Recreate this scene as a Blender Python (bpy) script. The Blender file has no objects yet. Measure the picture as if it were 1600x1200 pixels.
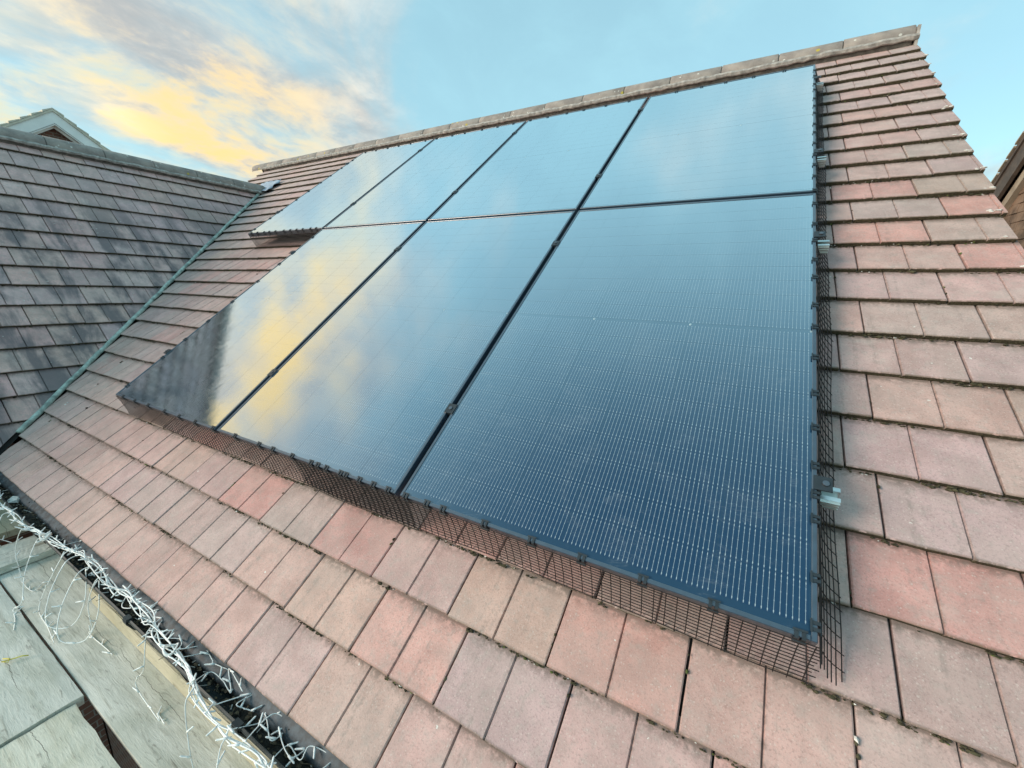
import bpy, bmesh, math, random
import numpy as np
from mathutils import Vector, Matrix

random.seed(7)
rng = np.random.RandomState(11)
S = bpy.context.scene
COL = S.collection
H = 5.6                                    # height of the array's lower right corner above the ground
TH = math.radians(37.0)                    # main roof pitch
CT, ST = math.cos(TH), math.sin(TH)

# ------------------------------------------------------------------ camera
CAM = Vector((-0.22245, -0.89405, 0.67688 + H))
RIGHT = Vector((0.8718617, 0.4891225, 0.0248273))
UP = Vector((-0.1330202, 0.1877115, 0.9731752))
BACK = Vector((0.4713415, -0.8517767, 0.2287217))
cam = bpy.data.cameras.new('camera')
cam.sensor_width = 36.0
cam.lens = 14.2156
cam.clip_start = 0.02
cam.clip_end = 2000
camo = bpy.data.objects.new('camera', cam)
COL.objects.link(camo)
m = Matrix.Identity(4)
for i in range(3):
    m[i][0], m[i][1], m[i][2], m[i][3] = RIGHT[i], UP[i], BACK[i], CAM[i]
camo.matrix_world = m
S.camera = camo

# ------------------------------------------------------------------ sky, sun, exposure
SUN_AZ, SUN_EL = math.radians(-138), math.radians(22)       # azimuth from +Y towards +X
SUNV = Vector((math.sin(SUN_AZ) * math.cos(SUN_EL), math.cos(SUN_AZ) * math.cos(SUN_EL), math.sin(SUN_EL)))
S.view_settings.view_transform = 'Standard'
S.view_settings.look = 'None'
S.view_settings.gamma = 1.0
S.view_settings.use_curve_mapping = False
S.view_settings.exposure = 1.5

w = bpy.data.worlds.new('World')
S.world = w
w.use_nodes = True
wt = w.node_tree
wt.nodes.clear()


class NB:
    """tiny node-graph helper"""
    def __init__(self, tree):
        self.t = tree

    def n(self, kind, **kw):
        nd = self.t.nodes.new(kind)
        for k, v in kw.items():
            setattr(nd, k, v)
        return nd

    def put(self, sock, v):
        if hasattr(v, 'is_linked') or isinstance(v, bpy.types.NodeSocket):
            self.t.links.new(v, sock)
        elif v is not None:
            sock.default_value = v

    def math(self, op, a, b=None, c=None, clamp=False):
        nd = self.n('ShaderNodeMath', operation=op, use_clamp=clamp)
        for i, x in enumerate((a, b, c)):
            if x is not None:
                self.put(nd.inputs[i], x)
        return nd.outputs[0]

    def vmath(self, op, a, b=None, out=0):
        nd = self.n('ShaderNodeVectorMath', operation=op)
        self.put(nd.inputs[0], a)
        if b is not None:
            self.put(nd.inputs[1], b)
        return nd.outputs[out]

    def scale(self, a, f):
        nd = self.n('ShaderNodeVectorMath', operation='SCALE')
        self.put(nd.inputs[0], a)
        self.put(nd.inputs['Scale'], f)
        return nd.outputs[0]

    def mix(self, f, a, b, blend='MIX'):
        nd = self.n('ShaderNodeMix', data_type='RGBA', blend_type=blend, clamp_factor=True)
        self.put(nd.inputs[0], f)
        self.put(nd.inputs[6], (*a, 1) if isinstance(a, tuple) else a)
        self.put(nd.inputs[7], (*b, 1) if isinstance(b, tuple) else b)
        return nd.outputs[2]

    def noise(self, vec, scale, detail=4, rough=.55, dist=0.0, out=0):
        nd = self.n('ShaderNodeTexNoise')
        self.put(nd.inputs['Vector'], vec)
        nd.inputs['Scale'].default_value = scale
        nd.inputs['Detail'].default_value = detail
        nd.inputs['Roughness'].default_value = rough
        nd.inputs['Distortion'].default_value = dist
        return nd.outputs[out]

    def step(self, x, lo, hi):
        nd = self.n('ShaderNodeMapRange', interpolation_type='SMOOTHSTEP')
        self.put(nd.inputs[0], x)
        self.put(nd.inputs[1], lo)
        self.put(nd.inputs[2], hi)
        return nd.outputs[0]


b = NB(wt)
wout = b.n('ShaderNodeOutputWorld')
sky = b.n('ShaderNodeTexSky', sky_type='NISHITA', sun_disc=False)
sky.sun_elevation = SUN_EL
sky.sun_rotation = SUN_AZ % (2 * math.pi)
sky.altitude = 50
sky.air_density = 1.0
sky.dust_density = 0.6
sky.ozone_density = 1.5
d = b.n('ShaderNodeTexCoord').outputs['Generated']
sp = b.n('ShaderNodeSeparateXYZ')
b.put(sp.inputs[0], d)
zz = b.math('ADD', b.math('MAXIMUM', sp.outputs[2], 0.0), 0.22)
q = b.n('ShaderNodeCombineXYZ')
b.put(q.inputs[0], b.math('DIVIDE', sp.outputs[0], zz))
b.put(q.inputs[1], b.math('DIVIDE', sp.outputs[1], zz))
q.inputs[2].default_value = 5.1
qs = b.vmath('MULTIPLY', q.outputs[0], (1.0, 0.72, 1.0))
n1 = b.noise(qs, 1.25, 9, .56, .7)
n2 = b.noise(qs, 3.1, 8, .62, .35)
GLOW = (math.sin(math.radians(-86)) * .99, math.cos(math.radians(-86)) * .99, .14)      # where the lit cloud bank stands
n3 = b.noise(qs, 7.0, 6, .6, .3)
sunf = b.vmath('DOT_PRODUCT', d, GLOW, out=1)
west = b.step(sunf, 0.55, 0.98)                            # bank of cloud towards the sunset
lo = b.math('SUBTRACT', 0.51, b.math('MULTIPLY', west, 0.25))
hi = b.math('ADD', lo, 0.33)
mask = b.step(b.math('ADD', n1, b.math('MULTIPLY', b.math('SUBTRACT', n2, .5), .35)), lo, hi)
warm = b.math('MULTIPLY', b.step(sunf, 0.74, 0.93), b.step(b.math('ADD', b.math('MULTIPLY', n2, .6), b.math('MULTIPLY', n3, .4)), 0.43, 0.60))
ccol = b.mix(b.step(b.math('ADD', b.math('MULTIPLY', n2, .5), b.math('MULTIPLY', n3, .5)), .36, .64), (.18, .18, .178), (.335, .315, .285))
ccol = b.mix(warm, ccol, (.42, .30, .12))
glow = b.step(sunf, 0.93, .995)
ccol = b.mix(b.math('MULTIPLY', glow, b.step(n1, .40, .62)), ccol, (.52, .46, .31))
mask = b.math('MAXIMUM', b.math('MULTIPLY', mask, .93), 0.0)
veil = (0.172, .305, .35)
skyc = b.mix(1.0, sky.outputs[0], (.95, 1.05, .85), 'MULTIPLY')
bg1 = b.n('ShaderNodeBackground')
b.put(bg1.inputs[0], skyc)
bg1.inputs[1].default_value = 0.085
bgv = b.n('ShaderNodeBackground')
bgv.inputs[0].default_value = (*veil, 1)
bgv.inputs[1].default_value = 1.0
ms0 = b.n('ShaderNodeMixShader')
b.put(ms0.inputs[0], b.math('ADD', .56, b.math('MULTIPLY', b.step(n2, .35, .7), .14)))
wt.links.new(bg1.outputs[0], ms0.inputs[1])
wt.links.new(bgv.outputs[0], ms0.inputs[2])
bg2 = b.n('ShaderNodeBackground')
b.put(bg2.inputs[0], ccol)
bg2.inputs[1].default_value = 1.0
ms = b.n('ShaderNodeMixShader')
b.put(ms.inputs[0], mask)
wt.links.new(ms0.outputs[0], ms.inputs[1])
wt.links.new(bg2.outputs[0], ms.inputs[2])
wt.links.new(ms.outputs[0], wout.inputs[0])

sl = bpy.data.lights.new('sun', 'SUN')
sl.energy = 1.1
sl.angle = math.radians(24)
sl.color = (1.0, .84, .72)
so = bpy.data.objects.new('sun', sl)
COL.objects.link(so)
so.rotation_euler = (-SUNV).to_track_quat('-Z', 'Y').to_euler()
so.location = (-30, 5, 30)


# ------------------------------------------------------------------ materials
def newmat(name, rough=.8, base=(.5, .5, .5), metal=0.0):
    mt = bpy.data.materials.new(name)
    mt.use_nodes = True
    nb = NB(mt.node_tree)
    bs = mt.node_tree.nodes['Principled BSDF']
    bs.inputs['Roughness'].default_value = rough
    bs.inputs['Base Color'].default_value = (*base, 1)
    bs.inputs['Metallic'].default_value = metal
    return mt, nb, bs


def bump(nb, bs, h, strength=.4, dist=.002):
    bp = nb.n('ShaderNodeBump')
    bp.inputs['Strength'].default_value = strength
    bp.inputs['Distance'].default_value = dist
    nb.put(bp.inputs['Height'], h)
    nb.put(bs.inputs['Normal'], bp.outputs[0])
    return bp


def simple(name, base, rough=.8, metal=0., var=.25, scale=30., bs_=.3, bd=.001, stretch=(1, 1, 1)):
    mt, nb, bs = newmat(name, rough, base, metal)
    pos = nb.n('ShaderNodeNewGeometry').outputs['Position']
    pos = nb.vmath('MULTIPLY', pos, stretch)
    n = nb.noise(pos, scale, 6, .6)
    lo_ = tuple(c * (1 - var) for c in base)
    hi_ = tuple(min(1, c * (1 + var)) for c in base)
    nb.put(bs.inputs['Base Color'], nb.mix(nb.step(n, .3, .7), lo_, hi_))
    nb.put(bs.inputs['Roughness'], nb.math('ADD', rough - .06, nb.math('MULTIPLY', n, .12)))
    bump(nb, bs, n, bs_, bd)
    return mt


def tile_material(name, algae):
    mt, nb, bs = newmat(name, .92)
    oi = nb.n('ShaderNodeObjectInfo')
    at = nb.n('ShaderNodeAttribute', attribute_name='tint')
    base = nb.vmath('ADD', oi.outputs['Color'], at.outputs['Color'])
    pos = nb.n('ShaderNodeNewGeometry').outputs['Position']
    vec = nb.vmath('ADD', pos, nb.scale(base, 41.0))
    uv = nb.n('ShaderNodeUVMap').outputs[0]
    su = nb.n('ShaderNodeSeparateXYZ')
    nb.put(su.inputs[0], uv)
    blot = nb.noise(vec, 11, 5, .6)
    fine = nb.noise(vec, 190, 3, .7)
    mid = nb.noise(vec, 46, 4, .6)
    col = nb.mix(nb.step(blot, .30, .70), nb.scale(base, .88), nb.scale(base, 1.18))
    col = nb.mix(nb.math('MULTIPLY', nb.step(mid, .48, .72), .38), col, (.40, .37, .33))
    col = nb.mix(nb.math('MULTIPLY', nb.step(fine, .48, .70), .55), col, nb.scale(base, .55))
    fine2 = nb.noise(vec, 420, 2, .6)
    col = nb.mix(nb.math('MULTIPLY', nb.step(fine2, .55, .72), .40), col, (.66, .58, .52))
    hue = nb.noise(vec, 6.5, 4, .6)
    col = nb.mix(nb.math('MULTIPLY', nb.step(hue, .42, .62), .34), col, (.44, .355, .315))
    col = nb.mix(nb.math('MULTIPLY', nb.step(hue, .46, .30), .34), col, nb.mix(.5, nb.scale(base, .9), (.46, .29, .25)))
    # weathering that carries across tiles: soft dark patches and run-off streaks
    wz = nb.noise(pos, 1.9, 5, .6)
    wst = nb.noise(nb.vmath('MULTIPLY', pos, (34, 2.2, 2.2) if not algae else (2.2, 34, 2.2)), 1.0, 5, .65)
    col = nb.mix(nb.math('MULTIPLY', nb.step(wz, .50, .72), .30), col, nb.scale(base, .62))
    col = nb.mix(nb.math('MULTIPLY', nb.math('MULTIPLY', nb.step(wst, .52, .74), nb.step(mid, .35, .6)), .20 if algae else .42), col, (.20, .175, .155))
    col = nb.mix(nb.math('MULTIPLY', nb.step(nb.noise(pos, 5.5, 5, .65), .56, .72), .28), col, (.60, .53, .47))
    # pale lichen and sand specks
    vo = nb.n('ShaderNodeTexVoronoi')
    nb.put(vo.inputs['Vector'], vec)
    vo.inputs['Scale'].default_value = 150
    sel = nb.n('ShaderNodeSeparateColor')
    nb.put(sel.inputs[0], vo.outputs['Color'])
    spk = nb.math('MULTIPLY', nb.math('LESS_THAN', vo.outputs['Distance'], nb.math('MULTIPLY', sel.outputs[2], .34)), nb.math('GREATER_THAN', sel.outputs[0], .45))
    col = nb.mix(nb.math('MULTIPLY', spk, nb.math('MULTIPLY', fine, .75)), col, (.66, .58, .52))
    vo2 = nb.n('ShaderNodeTexVoronoi')
    nb.put(vo2.inputs['Vector'], nb.vmath('ADD', vec, nb.scale(nb.noise(vec, 60, 3, .6, out=1), .02)))
    vo2.inputs['Scale'].default_value = 30
    sel2 = nb.n('ShaderNodeSeparateColor')
    nb.put(sel2.inputs[0], vo2.outputs['Color'])
    lich = nb.math('MULTIPLY', nb.math('LESS_THAN', vo2.outputs['Distance'], nb.math('MULTIPLY', sel2.outputs[2], .12)), nb.math('GREATER_THAN', sel2.outputs[1], .93))
    lcol = (.70, .66, .60)
    # dark grime that washes down from the joint above, and along the joints
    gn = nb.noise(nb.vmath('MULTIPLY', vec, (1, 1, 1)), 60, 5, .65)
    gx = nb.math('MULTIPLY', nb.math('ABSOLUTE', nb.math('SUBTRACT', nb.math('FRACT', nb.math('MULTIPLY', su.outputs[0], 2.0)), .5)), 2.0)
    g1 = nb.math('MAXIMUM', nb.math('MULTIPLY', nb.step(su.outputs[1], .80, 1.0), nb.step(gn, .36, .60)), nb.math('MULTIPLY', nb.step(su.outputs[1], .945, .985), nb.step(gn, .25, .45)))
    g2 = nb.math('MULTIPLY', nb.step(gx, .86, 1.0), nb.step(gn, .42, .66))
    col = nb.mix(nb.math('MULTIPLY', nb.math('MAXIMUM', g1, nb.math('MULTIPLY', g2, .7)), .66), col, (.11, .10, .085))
    if algae:
        st = nb.vmath('MULTIPLY', pos, (1.2, 5.0, 1.2))
        an = nb.noise(st, 1.15, 6, .62, .4)
        an2 = nb.noise(nb.vmath('ADD', vec, (0, 0, 3)), 5, 4, .6)
        am = nb.step(nb.math('ADD', an, nb.math('MULTIPLY', nb.math('SUBTRACT', an2, .5), .30)), .40, .60)
        spz = nb.n('ShaderNodeSeparateXYZ')
        nb.put(spz.inputs[0], pos)
        am = nb.math('MULTIPLY', am, nb.step(spz.outputs[2], 1.9 + H, .9 + H))
        col = nb.mix(nb.math('MULTIPLY', am, .86), col, (.165, .145, .152))
    nb_l = nb.mix(lich, col, lcol)
    # moss on the front edge (uv.y < 0 there)
    mo = nb.step(su.outputs[1], .045, -.02)
    mo = nb.math('MULTIPLY', mo, nb.step(nb.math('ADD', gn, nb.math('MULTIPLY', nb.step(su.outputs[1], -.01, -.06), .35)), .30, .50))
    mcol = nb.mix(nb.step(fine, .4, .7), (.055, .047, .03), (.13, .115, .07))
    fin = nb.mix(mo, nb_l, mcol)
    nb.put(bs.inputs['Base Color'], fin)
    bs.inputs['Specular IOR Level'].default_value = .25
    hgt = nb.math('ADD', nb.math('MULTIPLY', fine, .6), nb.math('ADD', nb.math('MULTIPLY', blot, .8), nb.math('MULTIPLY', mo, 1.0)))
    bump(nb, bs, hgt, .55, .0022)
    return mt


M = {}
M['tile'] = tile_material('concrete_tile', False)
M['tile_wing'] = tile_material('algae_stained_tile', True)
M['deck'] = simple('roof_underlay', (.035, .032, .03), .95)
M['mortar'] = simple('bedding_mortar', (.36, .34, .31), .95, 0, .35, 25, .8, .006)
M['joint'] = simple('dark_joint_mortar', (.14, .13, .115), .95, 0, .35, 25, .8, .006)
M['moss'] = simple('moss', (.060, .055, .030), 1.0, 0, .6, 60, .8, .003)
M['moss_green'] = simple('green_moss', (.10, .13, .035), 1.0, 0, .5, 60, .8, .003)
M['grit'] = simple('pale_lichen', (.72, .71, .66), 1.0, 0, .15, 60, .5, .002)
M['black_alu'] = simple('black_anodised_frame', (.030, .055, .085), .30, 0.0, .15, 40, .03, .0003)
_f = M['black_alu'].node_tree.nodes['Principled BSDF']
_f.inputs['IOR'].default_value = 1.6
_f.inputs['Coat Weight'].default_value = 1.0
_f.inputs['Coat IOR'].default_value = 1.6
_f.inputs['Coat Roughness'].default_value = .32
M['clip'] = simple('black_plastic_clip', (.022, .030, .036), .42, 0, .2, 40, .1, .0005)
M['wire'] = simple('black_coated_wire', (.018, .016, .016), .55, 0, .2, 40, .1, .0005)
M['alu'] = simple('bare_aluminium_rail', (.72, .76, .74), .32, .9, .10, 40, .1, .0005, (1, 12, 12))
M['steel'] = simple('bolt_steel', (.20, .21, .23), .3, .9, .1, 40, .1, .0005)
M['valley'] = simple('weathered_green_valley_strip', (.36, .44, .39), .65, 0, .45, 22, .3, .002)
M['lead'] = simple('lead_flashing', (.36, .42, .50), .5, .2, .30, 9, .9, .01)
M['gutter'] = simple('black_plastic_gutter', (.030, .038, .040), .62, 0, .35, 14, .2, .001)
M['tray'] = simple('grey_eaves_tray', (.055, .075, .088), .6, 0, .6, 34, .4, .002)
M['muck'] = simple('gutter_silt', (.035, .030, .024), 1.0, 0, .6, 50, 1.0, .008)
M['leaf'] = simple('dead_leaf', (.10, .075, .045), .9, 0, .5, 40, .5, .002)
M['whitecable'] = simple('white_plastic_cable', (.88, .89, .86), .45, 0, .10, 30, .1, .0005)
M['yellow'] = simple('yellow_straw', (.66, .56, .10), .6, 0, .15, 30, .1, .0005)
M['white'] = simple('painted_white_board', (.92, .92, .88), .6, 0, .06, 3, .1, .001)
M['brown'] = simple('brown_stained_board', (.10, .075, .06), .7, 0, .25, 8, .2, .002)
M['beige'] = simple('beige_trim', (.40, .33, .25), .8, 0, .2, 6, .3, .003)
M['verge'] = simple('pale_verge_mortar', (.70, .64, .52), .9, 0, .2, 6, .3, .003)
M['galv'] = simple('galvanised_tube', (.34, .37, .38), .5, .6, .25, 9, .2, .001)


def wood_material(name, ca, cb, cdark):
    mt, nb, bs = newmat(name, .85)
    oi = nb.n('ShaderNodeObjectInfo')
    tc = nb.n('ShaderNodeTexCoord').outputs['Object']
    off = nb.n('ShaderNodeCombineXYZ')
    for i, k in enumerate((31., 17., 9.)):
        nb.put(off.inputs[i], nb.math('MULTIPLY', oi.outputs['Random'], k))
    p = nb.vmath('ADD', tc, off.outputs[0])
    wob = nb.scale(nb.noise(p, 3.0, 2, .5, out=1), .05)
    g = nb.noise(nb.vmath('MULTIPLY', nb.vmath('ADD', p, wob), (1.3, 42, 42)), 1.6, 7, .62)
    bl = nb.noise(nb.vmath('MULTIPLY', p, (1.0, 2.6, 1)), 3.4, 6, .62, .6)
    fi = nb.noise(nb.vmath('MULTIPLY', p, (20, 300, 300)), 1.0, 3, .6)
    col = nb.mix(nb.step(bl, .32, .66), ca, cb)
    col = nb.mix(nb.math('MULTIPLY', nb.step(g, .52, .74), .62), col, cdark)
    col = nb.mix(nb.math('MULTIPLY', nb.step(fi, .5, .8), .22), col, cdark)
    scuff = nb.noise(nb.vmath('MULTIPLY', p, (5, 22, 5)), 2.2, 5, .7, 1.2)
    col = nb.mix(nb.math('MULTIPLY', nb.step(scuff, .56, .72), .62), col, (.16, .14, .11))
    kv = nb.n('ShaderNodeTexVoronoi')
    nb.put(kv.inputs['Vector'], nb.vmath('MULTIPLY', p, (2.6, 5.5, .01)))
    kv.inputs['Scale'].default_value = 1.0
    ks = nb.n('ShaderNodeSeparateColor')
    nb.put(ks.inputs[0], kv.outputs['Color'])
    kn = nb.math('MULTIPLY', nb.step(kv.outputs['Distance'], .11, .05), nb.math('GREATER_THAN', ks.outputs[0], .55))
    col = nb.mix(nb.math('MULTIPLY', kn, .6), col, (.20, .16, .11))
    spx = nb.n('ShaderNodeSeparateXYZ')
    nb.put(spx.inputs[0], tc)
    cx = nb.n('ShaderNodeCombineXYZ')
    nb.put(cx.inputs[0], spx.outputs[0])
    cw_ = nb.math('MULTIPLY', nb.math('SUBTRACT', nb.noise(cx.outputs[0], 2.6, 6, .6), .5), .09)
    cd = nb.math('ABSOLUTE', nb.math('SUBTRACT', nb.math('SUBTRACT', spx.outputs[1], .012), cw_))
    crk = nb.math('MULTIPLY', nb.step(cd, .0011, .0003), nb.step(nb.noise(cx.outputs[0], 1.7, 2, .5), .42, .5))
    col = nb.mix(nb.math('MULTIPLY', crk, .85), col, (.06, .05, .04))
    nb.put(bs.inputs['Base Color'], col)
    bump(nb, bs, nb.math('ADD', g, nb.math('ADD', nb.math('MULTIPLY', fi, .4), scuff)), .6, .0025)
    return mt


M['wood_grey'] = wood_material('weathered_grey_board', (.50, .505, .43), (.66, .66, .59), (.27, .26, .20))
M['wood_pale'] = wood_material('weathered_pale_board', (.57, .55, .43), (.72, .70, .59), (.30, .26, .18))
M['wood_new'] = wood_material('yellowish_timber', (.46, .41, .28), (.56, .51, .38), (.26, .21, .13))


def brick_material(name, c1, c2, mortar, sx, wall=True):
    mt, nb, bs = newmat(name, .9)
    tc = nb.n('ShaderNodeTexCoord').outputs['Object']
    bk = nb.n('ShaderNodeTexBrick')
    if wall:
        sx_ = nb.n('ShaderNodeSeparateXYZ')
        nb.put(sx_.inputs[0], tc)
        cx_ = nb.n('ShaderNodeCombineXYZ')
        nb.put(cx_.inputs[0], nb.math('ADD', sx_.outputs[0], sx_.outputs[1]))
        nb.put(cx_.inputs[1], sx_.outputs[2])
        tc = cx_.outputs[0]
    nb.put(bk.inputs['Vector'], tc)
    bk.inputs['Color1'].default_value = (*c1, 1)
    bk.inputs['Color2'].default_value = (*c2, 1)
    bk.inputs['Mortar'].default_value = (*mortar, 1)
    bk.inputs['Scale'].default_value = sx
    nb.put(bs.inputs['Base Color'], bk.outputs[0])
    bump(nb, bs, bk.outputs[1], -.4, .004)
    return mt


M['brick'] = brick_material('red_brown_brick', (.24, .11, .075), (.17, .085, .06), (.30, .27, .23), 4.4)
M['paving'] = brick_material('ground_paving', (.10, .055, .045), (.075, .05, .045), (.06, .055, .05), 3.0, False)


# solar cell and glass: one glossy dew-smeared face shared by all
def glass_face(name, cells):
    mt, nb, bs = newmat(name, .3, (.006, .014, .03))
    geo = nb.n('ShaderNodeNewGeometry')
    pos = geo.outputs['Position']
    if cells:
        uv = nb.n('ShaderNodeUVMap').outputs[0]
        su = nb.n('ShaderNodeSeparateXYZ')
        nb.put(su.inputs[0], uv)
        fu = nb.math('FRACT', nb.math('MULTIPLY', su.outputs[0], 16.0))
        du = nb.math('ABSOLUTE', nb.math('SUBTRACT', fu, .5))
        line = nb.math('LESS_THAN', du, .034)
        ev = nb.math('ABSOLUTE', nb.math('SUBTRACT', su.outputs[1], .5))
        pad = nb.math('MULTIPLY', nb.math('LESS_THAN', du, .105), nb.math('COMPARE', nb.math('FRACT', nb.math('MULTIPLY', su.outputs[1], 4.0)), .22, .075))
        pad2 = nb.math('MULTIPLY', nb.math('LESS_THAN', du, .078), nb.math('COMPARE', ev, .435, .022))
        rows = nb.math('MULTIPLY', nb.math('GREATER_THAN', ev, .485), .0)
        lines = nb.math('MAXIMUM', nb.math('MAXIMUM', line, nb.math('MULTIPLY', pad, .35)), pad2)
        gap = nb.math('MULTIPLY', nb.math('LESS_THAN', ev, .488), 1.0)
        lines = nb.math('MULTIPLY', lines, gap)
        fing = nb.noise(nb.vmath('MULTIPLY', uv, (2, 1, 1)), 3, 2, .5)
        cell = nb.mix(fing, (.004, .030, .078), (.006, .040, .094))
        base = nb.mix(lines, cell, (.34, .42, .46))
    else:
        base = nb.mix(0.5, (.008, .038, .082), (.010, .044, .090))
    # thin film of dew and dust with smears
    sm = nb.noise(nb.vmath('MULTIPLY', pos, (1.6, 1, 1)), 3.2, 8, .66, 2.2)
    sm2 = nb.noise(nb.vmath('MULTIPLY', pos, (1, 1, 1)), 9, 6, .6, 3.0)
    film = nb.math('ADD', .004, nb.math('MULTIPLY', nb.step(sm, .45, .75), .022))
    rd = nb.noise(nb.vmath('MULTIPLY', pos, (1.0, 2.4, 2.4)), 4.5, 5, .6, 3.5)
    ridge_ = nb.math('MULTIPLY', nb.step(nb.math('ABSOLUTE', nb.math('SUBTRACT', rd, .5)), .022, .004), nb.step(sm, .46, .60))
    film = nb.math('ADD', film, nb.math('MULTIPLY', ridge_, .055))
    base = nb.mix(film, base, (.55, .60, .62))
    nb.put(bs.inputs['Base Color'], base)
    bs.inputs['Roughness'].default_value = .35
    bs.inputs['IOR'].default_value = 1.6
    bs.inputs['Specular IOR Level'].default_value = .1
    bp = nb.n('ShaderNodeBump')
    bp.inputs['Strength'].default_value = .022
    bp.inputs['Distance'].default_value = .010
    nb.put(bp.inputs['Height'], nb.math('ADD', nb.math('ADD', sm, nb.math('MULTIPLY', sm2, .35)), nb.math('MULTIPLY', ridge_, .12)))
    lw = nb.n('ShaderNodeLayerWeight')
    lw.inputs['Blend'].default_value = .5
    refl = nb.math('ADD', .03, nb.math('MULTIPLY', nb.step(lw.outputs['Facing'], .06, .74), .94))
    gl = nb.n('ShaderNodeBsdfGlossy')
    gl.inputs['Color'].default_value = (.90, .97, 1, 1)
    nb.put(gl.inputs['Roughness'], nb.math('ADD', .050, nb.math('MULTIPLY', nb.step(sm2, .48, .70), .05)))
    nb.put(gl.inputs['Normal'], bp.outputs[0])
    mx_ = nb.n('ShaderNodeMixShader')
    nb.put(mx_.inputs[0], refl)
    mt.node_tree.links.new(bs.outputs[0], mx_.inputs[1])
    mt.node_tree.links.new(gl.outputs[0], mx_.inputs[2])
    out = [n for n in mt.node_tree.nodes if n.type == 'OUTPUT_MATERIAL'][0]
    mt.node_tree.links.new(mx_.outputs[0], out.inputs[0])
    return mt


M['cell'] = glass_face('solar_cell_under_glass', True)
M['glass'] = glass_face('dark_backed_panel_glass', False)


# ------------------------------------------------------------------ mesh helpers
def P(u, v, n):
    return Vector((u, v * CT - n * ST, v * ST + n * CT + H))


class MB:
    def __init__(self):
        self.v, self.f, self.uv = [], [], []

    def add(self, verts, faces, uvs=None):
        o = len(self.v)
        self.v += [tuple(x) for x in verts]
        self.f += [tuple(o + i for i in fc) for fc in faces]

    def hexa(self, c8):
        self.add(c8, [(0, 3, 2, 1), (4, 5, 6, 7), (0, 1, 5, 4), (1, 2, 6, 5), (2, 3, 7, 6), (3, 0, 4, 7)])

    def box(self, lo, hi, fn=None):
        fn = fn or (lambda *a: Vector(a))
        x0, y0, z0 = lo
        x1, y1, z1 = hi
        self.hexa([fn(x0, y0, z0), fn(x1, y0, z0), fn(x1, y1, z0), fn(x0, y1, z0), fn(x0, y0, z1), fn(x1, y0, z1), fn(x1, y1, z1), fn(x0, y1, z1)])

    def tube(self, pts, r, k=5, closed=False, cap=True):
        pts = [Vector(p) for p in pts]
        o = len(self.v)
        n = len(pts)
        up = None
        rings = []
        for i, p in enumerate(pts):
            t = (pts[min(i + 1, n - 1)] - pts[max(i - 1, 0)])
            if t.length < 1e-9:
                t = Vector((0, 0, 1))
            t.normalize()
            if up is None:
                up = Vector((0, 0, 1)) if abs(t.z) < .9 else Vector((1, 0, 0))
            a = t.cross(up)
            if a.length < 1e-6:
                a = t.orthogonal()
            a.normalize()
            bb = a.cross(t)
            up = bb
            rr = r[i] if isinstance(r, (list, tuple)) else r
            for j in range(k):
                an = 2 * math.pi * j / k
                self.v.append(tuple(p + a * (math.cos(an) * rr) + bb * (math.sin(an) * rr)))
        for i in range(n - 1):
            for j in range(k):
                j2 = (j + 1) % k
                self.f.append((o + i * k + j, o + i * k + j2, o + (i + 1) * k + j2, o + (i + 1) * k + j))
        if cap:
            self.f.append(tuple(o + j for j in range(k))[::-1])
            self.f.append(tuple(o + (n - 1) * k + j for j in range(k)))

    def mesh(self, name, mat, smooth=False):
        me = bpy.data.meshes.new(name)
        me.from_pydata(self.v, [], self.f)
        me.materials.append(M[mat])
        if smooth:
            me.polygons.foreach_set('use_smooth', [True] * len(me.polygons))
        me.update()
        return me

    def build(self, name, mat, parent=None, smooth=False):
        return link(name, self.mesh(name, mat, smooth), parent)


def link(name, me, parent=None, mw=None):
    o = bpy.data.objects.new(name, me)
    COL.objects.link(o)
    if parent is not None:
        o.parent = parent
        o.matrix_parent_inverse = PINV.get(parent.name, Matrix.Identity(4))
    if mw is not None:
        o.matrix_basis = mw
    return o


PINV = {}


def empty(name, loc=(0, 0, 0)):
    o = bpy.data.objects.new(name, None)
    COL.objects.link(o)
    o.location = loc
    o.empty_display_size = .2
    PINV[o.name] = Matrix.Translation(Vector(loc)).inverted()
    return o


def tag(o, label=None, cat=None, group=None, kind=None):
    if label:
        o['label'] = label
    if cat:
        o['category'] = cat
    if group:
        o['group'] = group
    if kind:
        o['kind'] = kind
    return o


def fix_normals(me):
    bm = bmesh.new()
    bm.from_mesh(me)
    bmesh.ops.recalc_face_normals(bm, faces=bm.faces)
    bm.to_mesh(me)
    bm.free()


def pix(p):
    c = Vector(p) - CAM
    z = -c.dot(BACK)
    if z < .05:
        return None
    return 800 + 631.804 * c.dot(RIGHT) / z, 600 - 631.804 * c.dot(UP) / z, z


# ------------------------------------------------------------------ ground
g = MB()
g.add([(-600, -600, 0), (600, -600, 0), (600, 600, 0), (-600, 600, 0)], [(0, 1, 2, 3)])
tag(g.build('ground', 'paving'), kind='structure')

# ------------------------------------------------------------------ the house
HX0, HX1 = -7.65, .655
N0 = -.14                                   # tile surface below the panel faces
GA, TW, VK = .194, .317, -.047              # course gauge, tile width, course phase
VR = 4.50                                   # where the two slopes of the main roof meet
LP = math.radians(48.3)                     # wing roof pitch
CL, SL = math.cos(LP), math.sin(LP)
T = Vector((-6.4909, 2.8617, 1.9811 + H))   # where the wing ridge meets the main roof
WG, WW = .2027, .302                        # wing gauge and tile width
house = empty('house', (-3, 3, 0))
tag(house, 'house with pinkish brown tiled roof carrying the solar panels', 'house')


def uval(v):                                # valley line on the main roof
    return -4.394 - (v + .433) * (2.097 / 3.911)


def yval(s):                                # valley line on the wing roof
    return T.y - .9907 * s


apex = P(0, VR, N0)
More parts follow.
